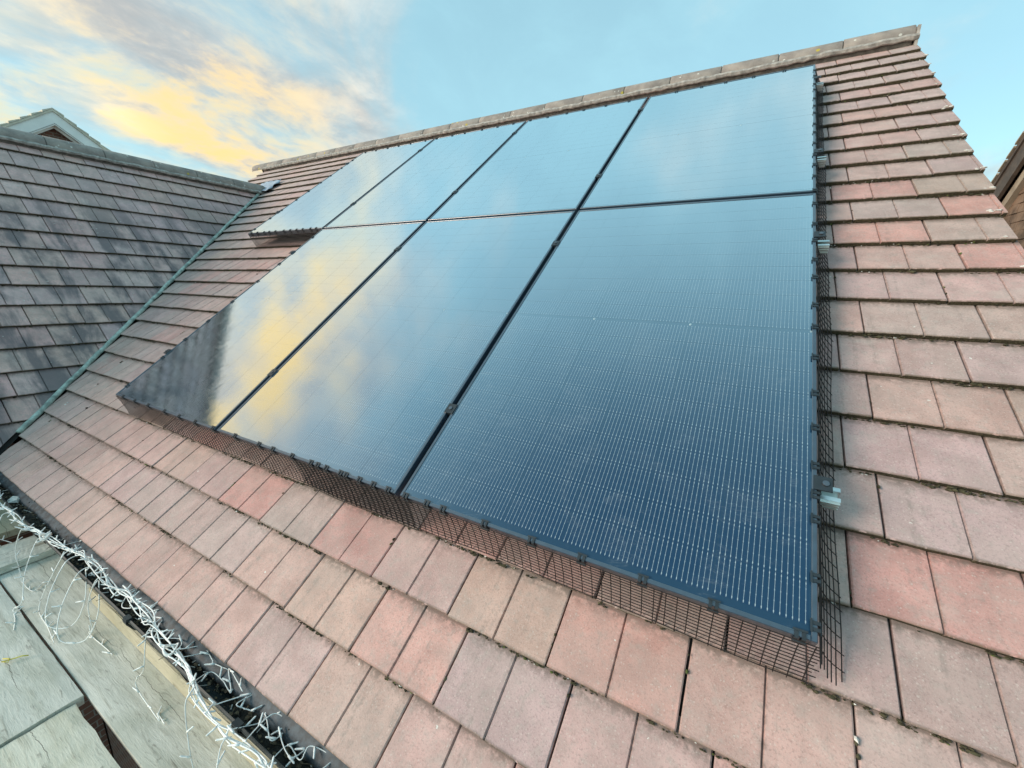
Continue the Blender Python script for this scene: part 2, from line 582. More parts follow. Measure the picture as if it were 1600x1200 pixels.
# walls
wm = MB()
yb = 2 * apex.y - (-.30)
zt = P(0, -.5, N0 - .12).z - .04
wm.add([(HX0 + .1, -.22, 0), (HX1 - .06, -.22, 0), (HX1 - .06, yb, 0), (HX0 + .1, yb, 0),
        (HX0 + .1, -.22, zt), (HX1 - .06, -.22, zt), (HX1 - .06, yb, zt), (HX0 + .1, yb, zt),
        (HX0 + .1, apex.y, apex.z - .12), (HX1 - .06, apex.y, apex.z - .12)],
       [(0, 1, 5, 4), (1, 2, 6, 9, 5), (2, 3, 7, 6), (3, 0, 4, 8, 7)])
wm.build('wall', 'brick', house)
WX0, WX1, WY0 = T.x - 2.1, T.x + 2.15, -2.3
wz = T.z - 2.28 * math.tan(LP)
w2 = MB()
w2.add([(WX0, WY0, 0), (WX1, WY0, 0), (WX1, -.23, 0), (WX0, -.23, 0), (WX0, WY0, wz), (WX1, WY0, wz), (WX1, -.23, wz), (WX0, -.23, wz), (T.x, WY0, T.z - .12)],
       [(0, 1, 5, 8, 4), (1, 2, 6, 5), (3, 0, 4, 7)])
w2.build('wing_wall', 'brick', house)

# roof decks (dark underlay below the tiles)
dm = MB()
dn = N0 - .034
dm.add([P(uval(-.58) + .03, -.58, dn), P(HX1 - .02, -.58, dn), P(HX1 - .02, VR, dn), P(HX0 + .02, VR, dn), P(HX0 + .02, 3.40, dn), P(uval(3.40), 3.40, dn)],
       [(0, 1, 2, 3, 4, 5)])
eb = P(0, -.58, dn)
rz = P(0, VR, dn)
dm.add([(HX0 + .02, rz.y, rz.z), (HX1 - .02, rz.y, rz.z), (HX1 - .02, 2 * rz.y - eb.y, eb.z), (HX0 + .02, 2 * rz.y - eb.y, eb.z)], [(0, 1, 2, 3)])
main_roof = dm.build('main_roof', 'deck', house)


def PW(y, s, n=0.0):                        # point on the wing roof: along y, down the slope s, out n
    return Vector((T.x + s * CL + n * SL, y, T.z - s * SL + n * CL))


dw = MB()
SE = 3.36
dw.add([PW(WY0, 0, -.034), PW(yval(0), 0, -.034), PW(yval(SE - .06), SE - .06, -.034), PW(WY0, SE - .06, -.034)], [(3, 2, 1, 0)])
a = PW(0, 0, -.034)
e = PW(0, SE - .06, -.034)
dw.add([(a.x, WY0, a.z), (a.x, yval(0) + .5, a.z), (2 * a.x - e.x, yval(0), e.z), (2 * a.x - e.x, WY0, e.z)], [(0, 1, 2, 3)])
wing_roof = dw.build('wing_roof', 'deck', house)
TT = .0205                                  # tile thickness at the exposed edge


def tile_geo(wd, gauge, groove, seed):
    """one double-width interlocking tile, x across, y up the slope, z out; groove = mock joint"""
    r = random.Random(seed)
    L = gauge + .035
    gp = .0027
    xs = [gp, gp + .003]
    zs = [-.0025, 0]
    if groove is not None:
        nseg = max(1, int(groove / .06))
        xs += [groove * i / nseg for i in range(1, nseg)] + [groove - .0033, groove, groove + .0033]
        zs += [0] * (nseg - 1) + [0, -.0080, 0]
        rest = wd - groove
        nseg = max(1, int(rest / .06))
        xs += [groove + rest * i / nseg for i in range(1, nseg)]
        zs += [0] * (nseg - 1)
    xs += [wd - gp - .003, wd - gp]
    zs += [0, -.0025]
    n = len(xs)
    slope = -TT / gauge
    ys = [(0.0, -.0030), (.0035, 0.0), (L, 0.0)]
    v, f, uv = [], [], []
    jit = [r.uniform(-.0019, .0019) for _ in range(n)]
    jz = [r.uniform(-.0011, .0011) for _ in range(n)]
    for k, (y, dz) in enumerate(ys):
        for i in range(n):
            yy = y + (jit[i] if k < 2 else 0)
            v.append((xs[i], yy, zs[i] + dz + slope * y + jz[i]))
            uv.append((xs[i] / wd, yy / gauge))
    # underside
    for i in range(n):
        v.append((xs[i], jit[i] + .0030, -TT + r.uniform(-.001, .001)))
        uv.append((xs[i] / wd, -.2))
    for i in range(n):
        v.append((xs[i], L, -TT + slope * L))
        uv.append((xs[i] / wd, 1.2))
    for k in range(2):
        for i in range(n - 1):
            f.append((k * n + i, k * n + i + 1, (k + 1) * n + i + 1, (k + 1) * n + i))
    for i in range(n - 1):
        f.append((3 * n + i, 3 * n + i + 1, i + 1, i))              # front
    f.append((3 * n, 0, n, 2 * n, 4 * n))
    e_ = n - 1
    f.append((3 * n + e_, 4 * n + e_, 2 * n + e_, n + e_, e_))
    return v, f, uv


def tile_mesh(name, geo, mat):
    v, f, uv = geo
    me = bpy.data.meshes.new(name)
    me.from_pydata(v, [], f)
    me.materials.append(M[mat])
    ul = me.uv_layers.new(name='UVMap')
    dat = np.zeros(len(me.loops) * 2, np.float32)
    li = np.zeros(len(me.loops), np.int32)
    me.loops.foreach_get('vertex_index', li)
    ua = np.array(uv, np.float32)[li]
    ul.data.foreach_set('uv', ua.ravel())
    me.update()
    return me


def cut(me, planes):
    bm = bmesh.new()
    bm.from_mesh(me)
    for co, no in planes:
        bmesh.ops.bisect_plane(bm, geom=bm.verts[:] + bm.edges[:] + bm.faces[:], plane_co=co, plane_no=no, clear_outer=True)
    n = len(bm.faces)
    if n:
        be = [e for e in bm.edges if e.is_boundary]
    m2 = None
    if n:
        m2 = bpy.data.meshes.new(me.name)
        bm.to_mesh(m2)
        m2.materials.append(me.materials[0])
    bm.free()
    return m2


def frame(origin, ax, ay, az):
    mm = Matrix.Identity(4)
    for i in range(3):
        mm[i][0], mm[i][1], mm[i][2], mm[i][3] = ax[i], ay[i], az[i], origin[i]
    return mm


PAL = [((.445, .333, .297), 34), ((.385, .328, .305), 16), ((.465, .305, .272), 14), ((.42, .325, .305), 26), ((.455, .355, .308), 12), ((.43, .352, .325), 16)]
TINT = (1.27, 1.08, 1.07)
PALW = [((.30, .265, .26), 30), ((.255, .245, .25), 26), ((.35, .275, .265), 14), ((.285, .27, .255), 20)]


def pick(pal, r):
    t = sum(x[1] for x in pal)
    q_ = r.uniform(0, t)
    for c, wgt in pal:
        q_ -= wgt
        if q_ <= 0:
            break
    k = r.uniform(.92, 1.08)
    return tuple(min(.68, x * k * r.uniform(.98, 1.02) * t_) for x, t_ in zip(c, TINT if pal is PAL else (2.3, 1.62, 1.54)))


RED = (.47, .285, .25)
GREY = (.36, .325, .305)
BUFF = (.455, .36, .305)
MAUVE = (.39, .32, .315)
OLIVE = (.35, .312, .27)
# tiles whose colour stands out in the photograph: (course, u of centre) -> colour
SPECIAL = {(-1, -.38): RED, (0, -1.24): GREY, (0, -.93): RED, (1, .25): RED, (0, .02): MAUVE, (-2, -1.25): BUFF, (-1, -.70): (.43, .34, .29), (-2, -.62): MAUVE,
           (5, .57): GREY, (8, .57): RED, (9, .55): OLIVE, (10, .33): GREY, (10, .60): RED, (11, .55): OLIVE, (13, .57): OLIVE, (9, .25): RED, (6, .25): GREY, (0, -2.48): RED, (-1, -1.9): RED,
           (16, .25): RED, (-1, -1.33): RED, (-1, -1.65): GREY, (2, .25): MAUVE, (2, .57): (.40, .33, .29), (3, .2): MAUVE, (4, .25): (.42, .31, .28), (4, .57): OLIVE, (7, .25): MAUVE, (6, .57): OLIVE}

tiles = []                                   # (area, roofname, mesh-key or own mesh, matrix, colour)
proto = {}
AXU, AXV, AXN = Vector((1, 0, 0)), Vector((0, CT, ST)), Vector((0, -ST, CT))


def scr_area(cs):
    """pixel area of a quad inside the picture (0 when outside)"""
    ps = []
    for c in cs:
        q_ = pix(c)
        if q_ is None:
            return 0.
        ps.append((min(max(q_[0], 0), 1600), min(max(q_[1], 0), 1200)))
    ar = 0
    for i in range(len(ps)):
        x1, y1 = ps[i]
        x2, y2 = ps[(i + 1) % len(ps)]
        ar += x1 * y2 - x2 * y1
    return abs(ar) / 2


def hidden_by_panels(u0, u1, v0, v1):
    um, vm = (u0 + u1) / 2, (v0 + v1) / 2
    c = Vector(P(um, vm, N0)) - CAM
    # meet the panel plane n=0
    nn = AXN.dot(CAM - Vector((0, 0, H)))
    k = nn / -(AXN.dot(c))
    h_ = CAM + c * k - Vector((0, 0, H))
    hu, hv = h_.x, h_.dot(AXV)
    return (-3.45 < hu < 0 and 0 < hv < 3.79) or (-4.6 < hu <= -3.45 and 1.9 < hv < 3.79)


tr = random.Random(5)
for k in range(-3, 23):
    v0 = VK + GA * k
    ph = .094 if k % 2 else .168
    ua = uval(v0 + .5 * GA) - .1 if v0 < 3.45 else HX0
    j0 = int(math.floor((ua - ph) / TW)) - 1
    j1 = int(math.ceil((HX1 - ph) / TW)) + 1
    for j in range(j0, j1):
        u0 = ph + j * TW
        u1 = u0 + TW
        planes = []
        if u0 >= HX1 - .012 or u1 <= ua - .2:
            continue
        if v0 >= 3.45 and u1 <= HX0 + .03:
            continue
        lw = u0
        cutR = u1 > HX1
        mtx = frame(P(u0, v0, N0), AXU, AXV, AXN) @ Matrix.Translation((0, tr.uniform(-.0022, .0022), tr.uniform(-.0012, .0012))) @ Matrix.Rotation(tr.uniform(-.004, .004), 4, 'Z') @ Matrix.Rotation(tr.uniform(-.005, .005), 4, 'Y')
        key = ('m', tr.randrange(9))
        if key not in proto:
            proto[key] = tile_mesh('roof_tile', tile_geo(TW, GA, TW / 2, key[1] + 100), 'tile')
        me = proto[key]
        if cutR:
            planes.append(((HX1 + tr.uniform(-.008, .006) - u0, 0, 0), (1, 0, 0)))
        if v0 >= 3.45:
            if u0 < HX0:
                planes.append(((HX0 + tr.uniform(-.008, .006) - u0, 0, 0), (-1, 0, 0)))
        elif u0 < uval(v0) + .02:
            # valley cut
            p0 = Vector((uval(v0) + .012 - u0, 0, 0))
            planes.append((p0, (-1, -.536, 0)))
        own = None
        if planes:
            own = cut(me, planes)
            if own is None or len(own.polygons) < 4:
                continue
        col_ = pick(PAL, tr)
        um = min(u0 + TW / 2, (u0 + HX1) / 2)
        for (ck, cu), cc in SPECIAL.items():
            if ck == k and abs(cu - um) < .13:
                col_ = tuple(x * tr.uniform(.97, 1.03) * t_ for x, t_ in zip(cc, TINT))
        col_ = tuple(.74 * x_ + .26 * m_ for x_, m_ in zip(col_, (.55, .37, .33)))
        if k > 11:
            col_ = tuple(.75 * x + .25 * .40 for x in col_)
        uu0, uu1 = max(u0, uval(v0) if v0 < 3.4 else HX0), min(u1, HX1)
        ar = scr_area([P(uu0, v0, N0), P(uu1, v0, N0), P(uu1, v0 + GA, N0), P(uu0, v0 + GA, N0)])
        if hidden_by_panels(uu0, uu1, v0, v0 + GA):
            ar *= .02
        tiles.append((ar, 'm', own or me, mtx, col_))

for i in range(1, 17):
    s1 = .005 + WG * i                       # front of the course
    s0 = s1 - WG
    ph = .041 if i % 2 else .041 + WW * .25
    y_hi = yval(s0)
    j0 = int(math.floor((WY0 - ph) / WW))
    j1 = int(math.ceil((y_hi - ph) / WW)) + 1
    for j in range(j0, j1):
        y0 = ph + j * WW
        y1 = y0 + WW
        if y0 > yval(s1) + .5:
            continue
        mtx = frame(PW(y0, s1), Vector((0, 1, 0)), Vector((-CL, 0, SL)), Vector((SL, 0, CL))) @ Matrix.Translation((0, tr.uniform(-.0022, .0022), tr.uniform(-.0012, .0012))) @ Matrix.Rotation(tr.uniform(-.004, .004), 4, 'Z') @ Matrix.Rotation(tr.uniform(-.005, .005), 4, 'Y')
        key = ('w', tr.randrange(7))
        if key not in proto:
            proto[key] = tile_mesh('roof_tile', tile_geo(WW, WG, WW / 2, key[1] + 300), 'tile_wing')
        me = proto[key]
        own = None
        if y1 > yval(s1):
            own = cut(me, [(Vector((yval(s1) - .03 - y0, 0, 0)), (1, -.9907, 0))])
            if own is None or len(own.polygons) < 4:
                continue
        if y1 < WY0 + .05:
            continue
        ym = min(y1, yval(s1))
        ar = scr_area([PW(y0, s1), PW(ym, s1), PW(ym, s0), PW(y0, s0)])
        tiles.append((ar, 'w', own or me, mtx, pick(PALW, tr)))

tiles.sort(key=lambda x: -x[0])
NPART = 330
rest = {'m': [], 'w': []}
for i, (ar, rf, me, mtx, cc) in enumerate(tiles):
    par = main_roof if rf == 'm' else wing_roof
    if i < NPART and ar > 60:
        o = link('roof_tile', me, par, mtx)
        o.color = (*cc, 1)
    else:
        rest[rf].append((me, mtx, cc))
for rf, lst in rest.items():
    V, F, UVs, TC = [], [], [], []
    off = 0
    for me, mtx, cc in lst:
        nv = len(me.vertices)
        co = np.zeros(nv * 3, np.float32)
        me.vertices.foreach_get('co', co)
        co = co.reshape(-1, 3)
        mm = np.array(mtx)
        co = co @ mm[:3, :3].T + mm[:3, 3]
        V.append(co)
        ul = me.uv_layers[0].data
        for p in me.polygons:
            F.append(tuple(off + vi for vi in p.vertices))
            for li in p.loop_indices:
                UVs.append(tuple(ul[li].uv))
        TC.append(np.tile(np.array([*cc, 1], np.float32), (nv, 1)))
        off += nv
    me2 = bpy.data.meshes.new('distant_roof_tiles')
    me2.from_pydata(np.concatenate(V).tolist(), [], F)
    me2.materials.append(M['tile' if rf == 'm' else 'tile_wing'])
    ul = me2.uv_layers.new(name='UVMap')
    ul.data.foreach_set('uv', np.array(UVs, np.float32).ravel())
    ca = me2.color_attributes.new('tint', 'FLOAT_COLOR', 'POINT')
    ca.data.foreach_set('color', np.concatenate(TC).ravel())
    o = link('small_roof_tiles', me2, main_roof if rf == 'm' else wing_roof)
    o.color = (0, 0, 0, 1)
    tag(o, kind='stuff')


# ridge tiles: half-round units bedded in mortar
def ridge_mesh(length, r, seed):
    rr = random.Random(seed)
    mb = MB()
    K = 12
    ys = [0, .004, length * .5, length - .006, length - .002]
    rs = [r - .003, r, r, r, r - .003]
    o = 0
    for y, ra in zip(ys, rs):
        for i in range(K + 1):
            an = math.pi * (-.06 + 1.12 * i / K)
            mb.v.append((ra * math.cos(an), y, ra * math.sin(an) + rr.uniform(-.0006, .0006)))
    nI = len(ys)
    for ra_y, ra in ((ys[0], r - .016), (ys[-1], r - .016)):
        for i in range(K + 1):
            an = math.pi * (-.06 + 1.12 * i / K)
            mb.v.append((ra * math.cos(an), ra_y, ra * math.sin(an)))
    for k in range(nI - 1):
        for i in range(K):
            mb.f.append((k * (K + 1) + i, k * (K + 1) + i + 1, (k + 1) * (K + 1) + i + 1, (k + 1) * (K + 1) + i))
    for i in range(K):
        a_ = nI * (K + 1) + i
        mb.f.append((a_, a_ + 1, i + 1, i))
        b_ = (nI + 1) * (K + 1) + i
        c_ = (nI - 1) * (K + 1) + i
        mb.f.append((c_, c_ + 1, b_ + 1, b_))
    return mb.mesh('ridge_tile', 'ridge', True)


M['ridge'] = None
mt, nb, bs = newmat('weathered_ridge_tile', .95)
pos = nb.n('ShaderNodeNewGeometry').outputs['Position']
oi = nb.n('ShaderNodeObjectInfo')
na, nf = nb.noise(pos, 7, 6, .62), nb.noise(pos, 60, 4, .7)
c_ = nb.mix(nb.step(na, .35, .65), (.24, .21, .19), (.37, .325, .285))
c_ = nb.mix(nb.math('MULTIPLY', nb.step(nf, .55, .75), .5), c_, (.15, .14, .115))
vo = nb.n('ShaderNodeTexVoronoi')
nb.put(vo.inputs['Vector'], pos)
vo.inputs['Scale'].default_value = 26
sc = nb.n('ShaderNodeSeparateColor')
nb.put(sc.inputs[0], vo.outputs['Color'])
c_ = nb.mix(nb.math('MULTIPLY', nb.math('LESS_THAN', vo.outputs['Distance'], nb.math('MULTIPLY', sc.outputs[2], .28)), nb.math('GREATER_THAN', sc.outputs[0], .70)), c_, (.62, .61, .55))
c_ = nb.mix(nb.math('MULTIPLY', nb.math('LESS_THAN', vo.outputs['Distance'], .4), nb.math('GREATER_THAN', sc.outputs[1], .982)), c_, (.50, .40, .08))
nb.put(bs.inputs['Base Color'], c_)
bump(nb, bs, nb.math('ADD', na, nf), .5, .004)
M['ridge'] = mt
RL = .43
RZ = -.026
rprot = [ridge_mesh(RL - .004, .103, s) for s in range(4)]
for (pa, pb, par) in (((HX1 - .04, apex.y, apex.z + RZ), (HX0 + .12, apex.y, apex.z + RZ), main_roof), ((T.x, yval(0) - .05, T.z + RZ - .02), (T.x, WY0, T.z + RZ - .02), wing_roof)):
    rc = MB()
    rc.tube([pa, pb], .093, 16)
    rc.build('ridge_mortar_core', 'joint', par)
u = .193 + RL
x = u
cnt = 0
while x > HX0 + .1:
    mtx = frame(Vector((x, apex.y, apex.z + RZ)), Vector((0, 1, 0)), Vector((-1, 0, 0)), Vector((0, 0, 1))) @ Matrix.Rotation(tr.uniform(-.005, .005), 4, 'X') @ Matrix.Rotation(tr.uniform(-.007, .007), 4, 'Z')
    mtx.translation.z += tr.uniform(-.002, .002)
    link('ridge_tile', rprot[cnt % 4], main_roof, mtx)
    x -= RL
    cnt += 1
y = yval(0) - .02
while y > WY0:
    mtx = frame(Vector((T.x, y, T.z + RZ - .02)), Vector((-1, 0, 0)), Vector((0, -1, 0)), Vector((0, 0, 1))) @ Matrix.Rotation(tr.uniform(-.005, .005), 4, 'X') @ Matrix.Rotation(tr.uniform(-.007, .007), 4, 'Z')
    mtx.translation.z += tr.uniform(-.002, .002)
    link('ridge_tile', rprot[cnt % 4], wing_roof, mtx)
    y -= RL
    cnt += 1


def lumpy_strip(pts, r, k, amp, rr):
    mb = MB()
    ps, rs = [], []
    for i in range(len(pts) - 1):
        a_, b_ = Vector(pts[i]), Vector(pts[i + 1])
        n = max(2, int((b_ - a_).length / .035))
        for j in range(n):
            p = a_.lerp(b_, j / n)
            ps.append(p + Vector((rr.uniform(-1, 1), rr.uniform(-1, 1), rr.uniform(-1, 1))) * amp * .4)
            rs.append(r * rr.uniform(1 - amp * 12, 1 + amp * 12))
    mb.tube(ps, rs, k)
    return mb


mr = random.Random(3)
lumpy_strip([(HX1 - .01, apex.y - .104, apex.z + RZ - .012), (HX0 + .03, apex.y - .104, apex.z + RZ - .012)], .020, 6, .010, mr).build('ridge_bedding', 'mortar', main_roof)
lumpy_strip([(T.x + .104, yval(0) - .05, T.z + RZ - .035), (T.x + .104, WY0, T.z + RZ - .035)], .018, 6, .010, mr).build('ridge_bedding', 'mortar', wing_roof)
# mortar that fills the open end of the ridge and the verge undercloak
vb = MB()
vb.box((HX1 - .03, apex.y - .11, apex.z + RZ - .08), (HX1 - .012, apex.y + .11, apex.z + RZ + .06))
vb.build('ridge_end_mortar', 'mortar', main_roof)
lumpy_strip([P(HX1 - .035, -.60, N0 - .034), P(HX1 - .035, VR, N0 - .034)], .016, 5, .012, mr).build('verge_mortar', 'mortar', main_roof)
uc = MB()
uc.box((HX1 - .12, -.62, N0 - .058), (HX1 - .004, VR - .02, N0 - .050), P)
uc.build('verge_undercloak', 'deck', main_roof)

# valley strip: rounded capping in two lengths, with a lead saddle at its head
va, vb_ = P(uval(-.42), -.42, N0 + .006), P(uval(3.46), 3.46, N0 + .006)
dirv = (vb_ - va)
for t0, t1, wob in ((0, .405, .0), (.40, 1.0, .003)):
    mb = MB()
    pts = [va + dirv * (t0 + (t1 - t0) * i / 24) + Vector((tr.uniform(-.002, .002), tr.uniform(-.002, .002), tr.uniform(-.002, .003) + wob)) for i in range(25)]
    mb.tube(pts, .0165, 9)
    mb.build('valley_strip', 'valley', house, True)
fl = MB()
nx, ny = 10, 10
for i in range(nx + 1):
    for j in range(ny + 1):
        uu = uval(3.46) - .16 + .42 * i / nx - .10 * (j / ny)
        vv = 3.36 + .36 * j / ny
        fl.v.append(tuple(P(uu, vv, N0 + .012 + .020 * abs(math.sin(i * 1.1 + j * .6)) + tr.uniform(-.004, .006))))
for i in range(nx):
    for j in range(ny):
        fl.f.append((i * (ny + 1) + j, (i + 1) * (ny + 1) + j, (i + 1) * (ny + 1) + j + 1, i * (ny + 1) + j + 1))
fo = fl.build('lead_saddle', 'lead', house, True)
so_ = fo.modifiers.new('thick', 'SOLIDIFY')
so_.thickness = .003


# ------------------------------------------------------------------ moss and grit along the course edges
def blob(mb, c, r, rr, ax=(1, 1, 1)):
    t = (1 + 5 ** .5) / 2
    if not hasattr(blob, 'ico'):
        blob.ico = ([(-1, t, 0), (1, t, 0), (-1, -t, 0), (1, -t, 0), (0, -1, t), (0, 1, t), (0, -1, -t), (0, 1, -t), (t, 0, -1), (t, 0, 1), (-t, 0, -1), (-t, 0, 1)],
                    [(0, 11, 5), (0, 5, 1), (0, 1, 7), (0, 7, 10), (0, 10, 11), (1, 5, 9), (5, 11, 4), (11, 10, 2), (10, 7, 6), (7, 1, 8), (3, 9, 4), (3, 4, 2), (3, 2, 6), (3, 6, 8), (3, 8, 9), (4, 9, 5), (2, 4, 11), (6, 2, 10), (8, 6, 7), (9, 8, 1)])
    vs, fs = blob.ico
    o = len(mb.v)
    for x_, y_, z_ in vs:
        k = r * .526 * rr.uniform(.65, 1.3)
        mb.v.append((c[0] + x_ * k * ax[0], c[1] + y_ * k * ax[1], c[2] + z_ * k * ax[2]))
    mb.f += [tuple(o + i for i in f_) for f_ in fs]


mm_, mg_, gr_ = MB(), MB(), MB()
for k in range(-3, 22):
    vf = VK + GA * k
    uL = max(uval(vf), -6.2) if vf < 3.4 else -6.4
    x = HX1
    dens = 1.0 if k < 6 else .6
    while x > uL:
        x -= mr.expovariate(260 * dens if x > -2 else 150 * dens)
        if hidden_by_panels(x - .01, x + .01, vf - .02, vf):
            continue
        # bunch the moss: low-frequency gate
        gate = math.sin(x * 5.3 + k * 2.1) + math.sin(x * 13.1 - k * 3.3) + .7 * math.sin(x * 37.1 + k) + mr.uniform(-.6, .6)
        if gate < .25:
            continue
        big = mr.random() < (.28 if gate > 1.5 else .05)
        r_ = mr.uniform(.0015, .0034) * (mr.uniform(1.5, 2.3) if big else 1)
        c = P(x, vf - mr.uniform(-.001, .008), N0 - TT + mr.uniform(-.001, .009))
        if k == -3:
            continue
        t_ = mr.random()
        blob(gr_ if t_ < .07 else (mg_ if t_ < .10 else mm_), c, r_ * (.62 if t_ < .07 else 1), mr, (1.6, 1, .8))
# white lichen lumps on the verge ends and moss in open joints
for k in range(1, 22):
    vf = VK + GA * k
    for _ in range(mr.randrange(1, 5)):
        c = P(HX1 - mr.uniform(0, .05), vf + mr.uniform(0, .02), N0 + mr.uniform(-.004, .004))
        blob(gr_, c, mr.uniform(.003, .007), mr, (2.0, 1, .7))
for k in range(-2, 12):
    vf = VK + GA * k
    ph = .094 if k % 2 else .168
    for j in range(-14, 2):
        if mr.random() < .5:
            continue
        uu = ph + j * TW
        vv = vf + mr.uniform(.02, GA - .02)
        if uu < uval(vv) or uu > HX1 or hidden_by_panels(uu, uu, vv, vv):
            continue
        for _ in range(mr.randrange(1, 4)):
            blob(mm_ if mr.random() < .7 else (mg_ if mr.random() < .6 else gr_), P(uu + mr.uniform(-.003, .003), vv + mr.uniform(-.02, .02), N0 - .010), mr.uniform(.002, .0042), mr, (1, 1.8, 1.2))
tag(mm_.build('moss', 'moss', main_roof), kind='stuff')
tag(mg_.build('green_moss', 'moss_green', main_roof), kind='stuff')
tag(gr_.build('lichen_grit', 'grit', main_roof), kind='stuff')
wm_, wg_ = MB(), MB()
for i in range(1, 16):
    s1 = .005 + WG * i
    y = yval(s1) - .05
    while y > -1.0:
        y -= mr.expovariate(30)
        if mr.random() < .62:
            blob(wm_, PW(y, s1 + mr.uniform(-.001, .004), -TT + mr.uniform(0, .008)), mr.uniform(.003, .006), mr, (1, 1.6, 1))
        elif mr.random() < .45:
            blob(wg_, PW(y, s1 - mr.uniform(0, .16), -.004), mr.uniform(.003, .007), mr, (1, 1, .5))
tag(wm_.build('moss', 'moss', wing_roof), kind='stuff')
tag(wg_.build('lichen_grit', 'grit', wing_roof), kind='stuff')

# ------------------------------------------------------------------ gutter
GY, GZ = -.428, -.520                        # gutter centre line (y) and rim height, local z
prof = []
for i in range(11):
    an = math.pi + math.pi * i / 10
    prof.append((GY + .059 * math.cos(an), GZ + .062 * math.sin(an)))
prof = [(GY - .063, GZ + .004), (GY - .063, GZ - .006)] + prof[1:-1] + [(GY + .059, GZ + .012)]
inner = [(y_ * 1.0 + (.004 if y_ < GY else -.004), z_ + .004) for y_, z_ in prof]
gm = MB()
GX0, GX1 = -4.9, HX1 + .02
xsn = [GX0 + (GX1 - GX0) * i / 14 for i in range(15)]
loop = prof + inner[::-1]
nl = len(loop)
for x in xsn:
    for (y_, z_) in loop:
        gm.v.append((x, y_, z_ + H))
for i in range(len(xsn) - 1):
    for j in range(nl):
        j2 = (j + 1) % nl
        gm.f.append((i * nl + j, i * nl + j2, (i + 1) * nl + j2, (i + 1) * nl + j))
gut = gm.build('gutter', 'gutter', house)
fix_normals(gut.data)
for x in (-3.05, -2.02, -1.30, -.40, .3):
    mb = MB()
    for k in range(len(prof) - 1):
        (ya, za), (yb_, zb) = prof[k], prof[k + 1]
        oa = Vector((ya - GY, za - GZ)).normalized() * .004
        ob = Vector((yb_ - GY, zb - GZ)).normalized() * .004
        mb.hexa([(x, ya + oa.x, za + oa.y - .0 + H), (x + .03, ya + oa.x, za + oa.y + H), (x + .03, yb_ + ob.x, zb + ob.y + H), (x, yb_ + ob.x, zb + ob.y + H),
                 (x, ya + oa.x * 2.2, za + oa.y * 2.2 + H), (x + .03, ya + oa.x * 2.2, za + oa.y * 2.2 + H), (x + .03, yb_ + ob.x * 2.2, zb + ob.y * 2.2 + H), (x, yb_ + ob.x * 2.2, zb + ob.y * 2.2 + H)])
    mb.box((x, GY - .070, GZ - .004 + H), (x + .03, GY - .052, GZ + .012 + H))
    mb.build('gutter_bracket', 'gutter', gut)
# eaves tray strip between tile ends and gutter
tm = MB()
nseg = 90
for i in range(nseg + 1):
    x = -4.75 + (HX1 + 4.75) * i / nseg
    j_ = tr.uniform(-.003, .003)
    for (y_, z_) in ((-.34, -.470), (-.433 + j_, -.529 + j_ * .5), (-.441 + j_, -.546)):
        tm.v.append((x, y_, z_ + H))
for i in range(nseg):
    for j in range(2):
        tm.f.append((i * 3 + j, i * 3 + j + 1, (i + 1) * 3 + j + 1, (i + 1) * 3 + j))
to = tm.build('eaves_tray', 'tray', house, True)
to.modifiers.new('t', 'SOLIDIFY').thickness = .002
fm = MB()
fm.box((GX0 + .2, -.355, -.72 + H), (HX1, -.330, -.50 + H))
fm.build('fascia', 'white', house)
# silt, leaves and needles in the gutter
sm_ = MB()
nx_ = 240
rows_ = 6
for i in range(nx_ + 1):
    x = -4.8 + 5.4 * i / nx_
    for j in range(rows_):
        yy = GY - .050 + .100 * j / (rows_ - 1)
        zz_ = GZ - .040 + .016 * math.sin(x * 9) * math.sin(x * 3.7 + 1) + mr.uniform(-.006, .006) + .008 * math.sin(j * 2 + x * 21)
        sm_.v.append((x, yy, zz_ + H))
for i in range(nx_):
    for j in range(rows_ - 1):
        sm_.f.append((i * rows_ + j, (i + 1) * rows_ + j, (i + 1) * rows_ + j + 1, i * rows_ + j + 1))
tag(sm_.build('gutter_silt', 'muck', gut), kind='stuff')
lm_ = MB()
for _ in range(1500):
    x = mr.uniform(-4.6, -.3)
    yy = GY + mr.uniform(-.045, .02)
    p = Vector((x, yy, GZ - .030 + mr.uniform(-.004, .014) + H))
    if mr.random() < .6:
        blob(lm_, p, mr.uniform(.002, .006), mr, (1.6, 1, .5))
    else:
        dv = Vector((mr.uniform(-1, 1), mr.uniform(-1, 1), mr.uniform(-.3, .5))).normalized() * mr.uniform(.012, .04)
        lm_.tube([p, p + dv * .5 + Vector((0, 0, .003)), p + dv], .0012, 3)
tag(lm_.build('gutter_debris', 'leaf', gut), kind='stuff')
pm_ = MB()
for _ in range(60):
    x = mr.uniform(-4.4, -1.0)
    p = Vector((x, GY + mr.uniform(-.04, .0), GZ - .022 + H))
    dv = Vector((mr.uniform(-1, 1), mr.uniform(-1, 1), mr.uniform(-.2, .5))).normalized() * mr.uniform(.012, .035)
    pm_.tube([p, p + dv], .0014, 3)
blob(pm_, (-3.62, GY - .02, GZ - .016 + H), .03, mr, (1.3, 1, .5))
tag(pm_.build('pale_twigs', 'grit', gut), kind='stuff')

# ------------------------------------------------------------------ solar panels
PWD, PHT, PG = 1.134, 1.886, .022
cw, ch, cg = .1815, .0908, .0030
cm = MB()
cm.box((0, 0, -.0008), (cw, ch - .0006, 0))
cmesh = cm.mesh('cell', 'cell')
cmesh.materials.append(M['wire'])
for p in cmesh.polygons:
    p.material_index = 0 if p.normal.z > .5 else 1
ul = cmesh.uv_layers.new(name='UVMap')
for lp in cmesh.loops:
    co = cmesh.vertices[lp.vertex_index].co
    ul.data[lp.index].uv = (co.x / cw, co.y / ch)
fmb = MB()
FH, FLIP = .035, .011


